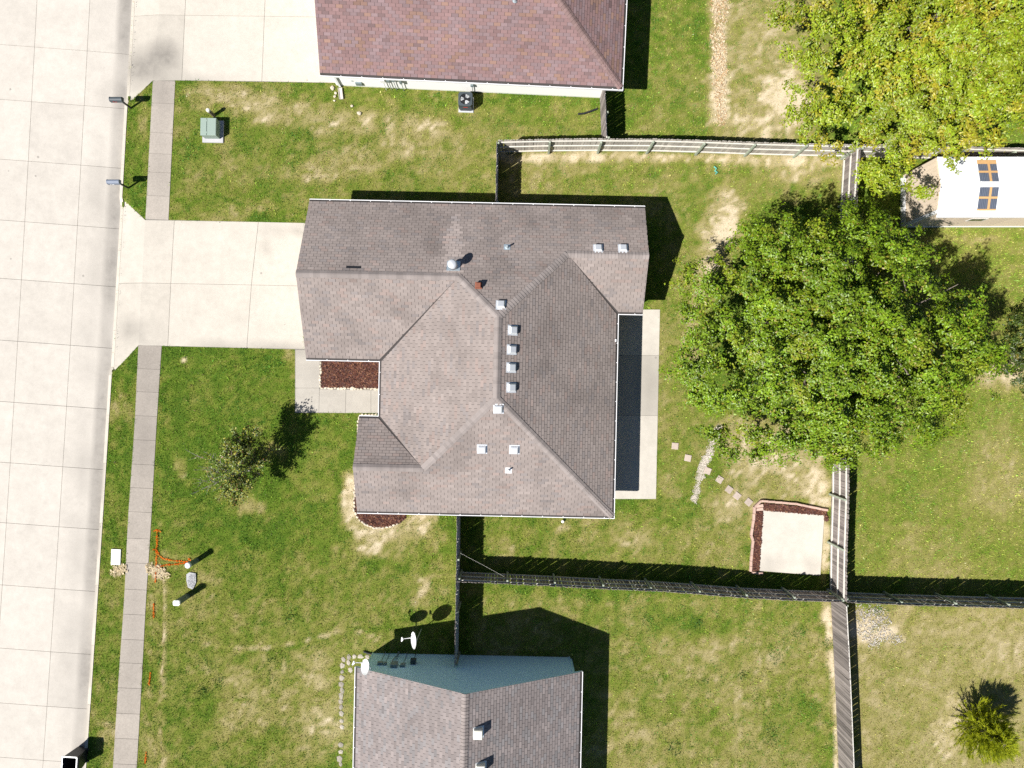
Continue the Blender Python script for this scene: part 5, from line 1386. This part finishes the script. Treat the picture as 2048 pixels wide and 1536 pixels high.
# ------------------------------------------------------------------ grass
def grass():
    r = np.random.default_rng(2024); n = 1500000
    X = -21.8 + 48.3 * r.random(n); Y = -20.3 + 40.6 * r.random(n)
    px, py = PX(X, Y)
    jit = r.normal(0, 1.3, n)
    ok = px > (267 - 0.053 * py - 5.5e-6 * py * py) + jit * .8 + .5
    for k, P in EXCL.items():
        if k == 'padbed': continue
        jx = (r.normal(0, .026, n) + ((vnoise(X, Y, 2.2, 321) - .5) * .6 + (vnoise(X, Y, 6.0, 323) - .5) * .4) * (.26 if k == 'sidewalk' else .10)) if k in ('drive', 'ndrive', 'walk', 'patio', 'sidewalk', 'gravel') else 0
        ok &= ~inpoly(X + jx, Y + jx, P)
    ok &= ~inpoly(X, Y, EXCL['padbed'])
    X, Y = X[ok], Y[ok]
    d = dryness(X, Y) + r.normal(0, .18, len(X))
    keep = r.random(len(X)) < np.interp(d, [0, .6, .85, .97, 1], [1, .9, .55, .16, .08])
    X, Y, d = X[keep], Y[keep], np.clip(d[keep], 0, 1); n = len(X)
    # weed rosettes and lush tufts
    cl = vnoise(X, Y, 8.0, 201) * .6 + vnoise(X, Y, 16.0, 203) * .4
    h = r.uniform(.030, .066, n) * (.6 + .8 * cl) * np.interp(d, [0, .5, 1], [1.12, .85, .5]) * (.75 + .6 * vnoise(X, Y, 1.6, 77))
    lush = np.zeros(n)
    for wx, wy, wr in ((1600, 1262, 16), (1550, 1313, 16), (1542, 1468, 22), (1485, 1350, 10), (1395, 1245, 14), (1350, 1495, 16), (1410, 1360, 9), (545, 1322, 14), (440, 1362, 14), (1757, 1222, 12), (1770, 1220, 9), (1750, 1258, 10), (1655, 1285, 12), (580, 1240, 18), (1290, 1240, 12), (405, 1385, 14), (1730, 1268, 8), (1130, 1180, 10)):
        x0, y0 = G2(wx, wy); lush = np.maximum(lush, np.clip(1.3 - np.hypot(X - x0, Y - y0) / (wr / S), 0, 1) * (r.random(n) < .8))
    h *= 1 + .4 * lush
    a = r.random(n) * 2 * np.pi; lean = r.uniform(.25, 1.1, n) * h; w = r.uniform(.008, .015, n) * (1 + .5 * lush)
    big = r.random(n) < .10; w[big] *= 2.0; h[big] *= 1.35; lean[big] *= 1.5
    ca, sa = np.cos(a), np.sin(a); tw = r.random(n) * 2 * np.pi; cw, sw = np.cos(tw) * w, np.sin(tw) * w
    V = np.empty((n, 3, 3), np.float32)
    V[:, 0] = np.stack([X - cw, Y - sw, np.full(n, -.004)], -1); V[:, 1] = np.stack([X + cw, Y + sw, np.full(n, -.004)], -1); V[:, 2] = np.stack([X + ca * lean, Y + sa * lean, h], -1)
    cl2 = vnoise(X, Y, 6.0, 211) * .5 + vnoise(X, Y, 13.0, 213) * .5
    col = ramp(np.clip(d - .02 + (cl2 - .5) * .55 * (d < .85), 0, 1)) * (1 + r.normal(0, .22, (n, 1))) * (.62 + 1.06 * cl)[:, None] * (1.12 * np.interp(d, [0, .5, .85, 1], [1.36, 1.34, 1.12, 1.0]) * np.where((X > 16.6) & (Y > -10.6), 1.18, 1.0))[:, None]
    col[big] *= r.uniform(.5, 1.3, (big.sum(), 1))
    straw = r.random(n) < .09 + .25 * d; col[straw] = np.array((.34, .27, .115)) * r.uniform(.6, 1.25, (straw.sum(), 1))
    g = lush > .3; col[g] = np.array((.085, .185, .040)) * r.uniform(.7, 1.3, (g.sum(), 1))
    clov = (vnoise(X, Y, 1.0, 401) * .5 + vnoise(X, Y, 3.5, 403) * .5 > .57) & (d < .62) & (r.random(n) < .72) & (X < 16.5); col[clov] = np.array((.100, .240, .032)) * (r.uniform(.6, 1.35, (clov.sum(), 1)) * (.7 + .7 * cl[clov])[:, None])
    blue = (vnoise(X, Y, 1.1, 123) > .62) & (r.random(n) < .35) & (d < .55); col[blue] = col[blue] * np.array((.75, 1.0, 1.25))
    col = np.clip(col, .008, .8)
    c4 = np.ones((n, 4), np.float32); c4[:, :3] = col
    F = np.arange(3 * n, dtype=np.int32).reshape(n, 3)
    me = np_mesh('grass', V.reshape(-1, 3), F, M_GRASS)
    me.attributes.new('tint', 'FLOAT_COLOR', 'FACE').data.foreach_set('color', c4.ravel())
    o = link('grass', me); o['kind'] = 'stuff'; o['label'] = 'short patchy lawn grass, green to straw coloured'
grass()
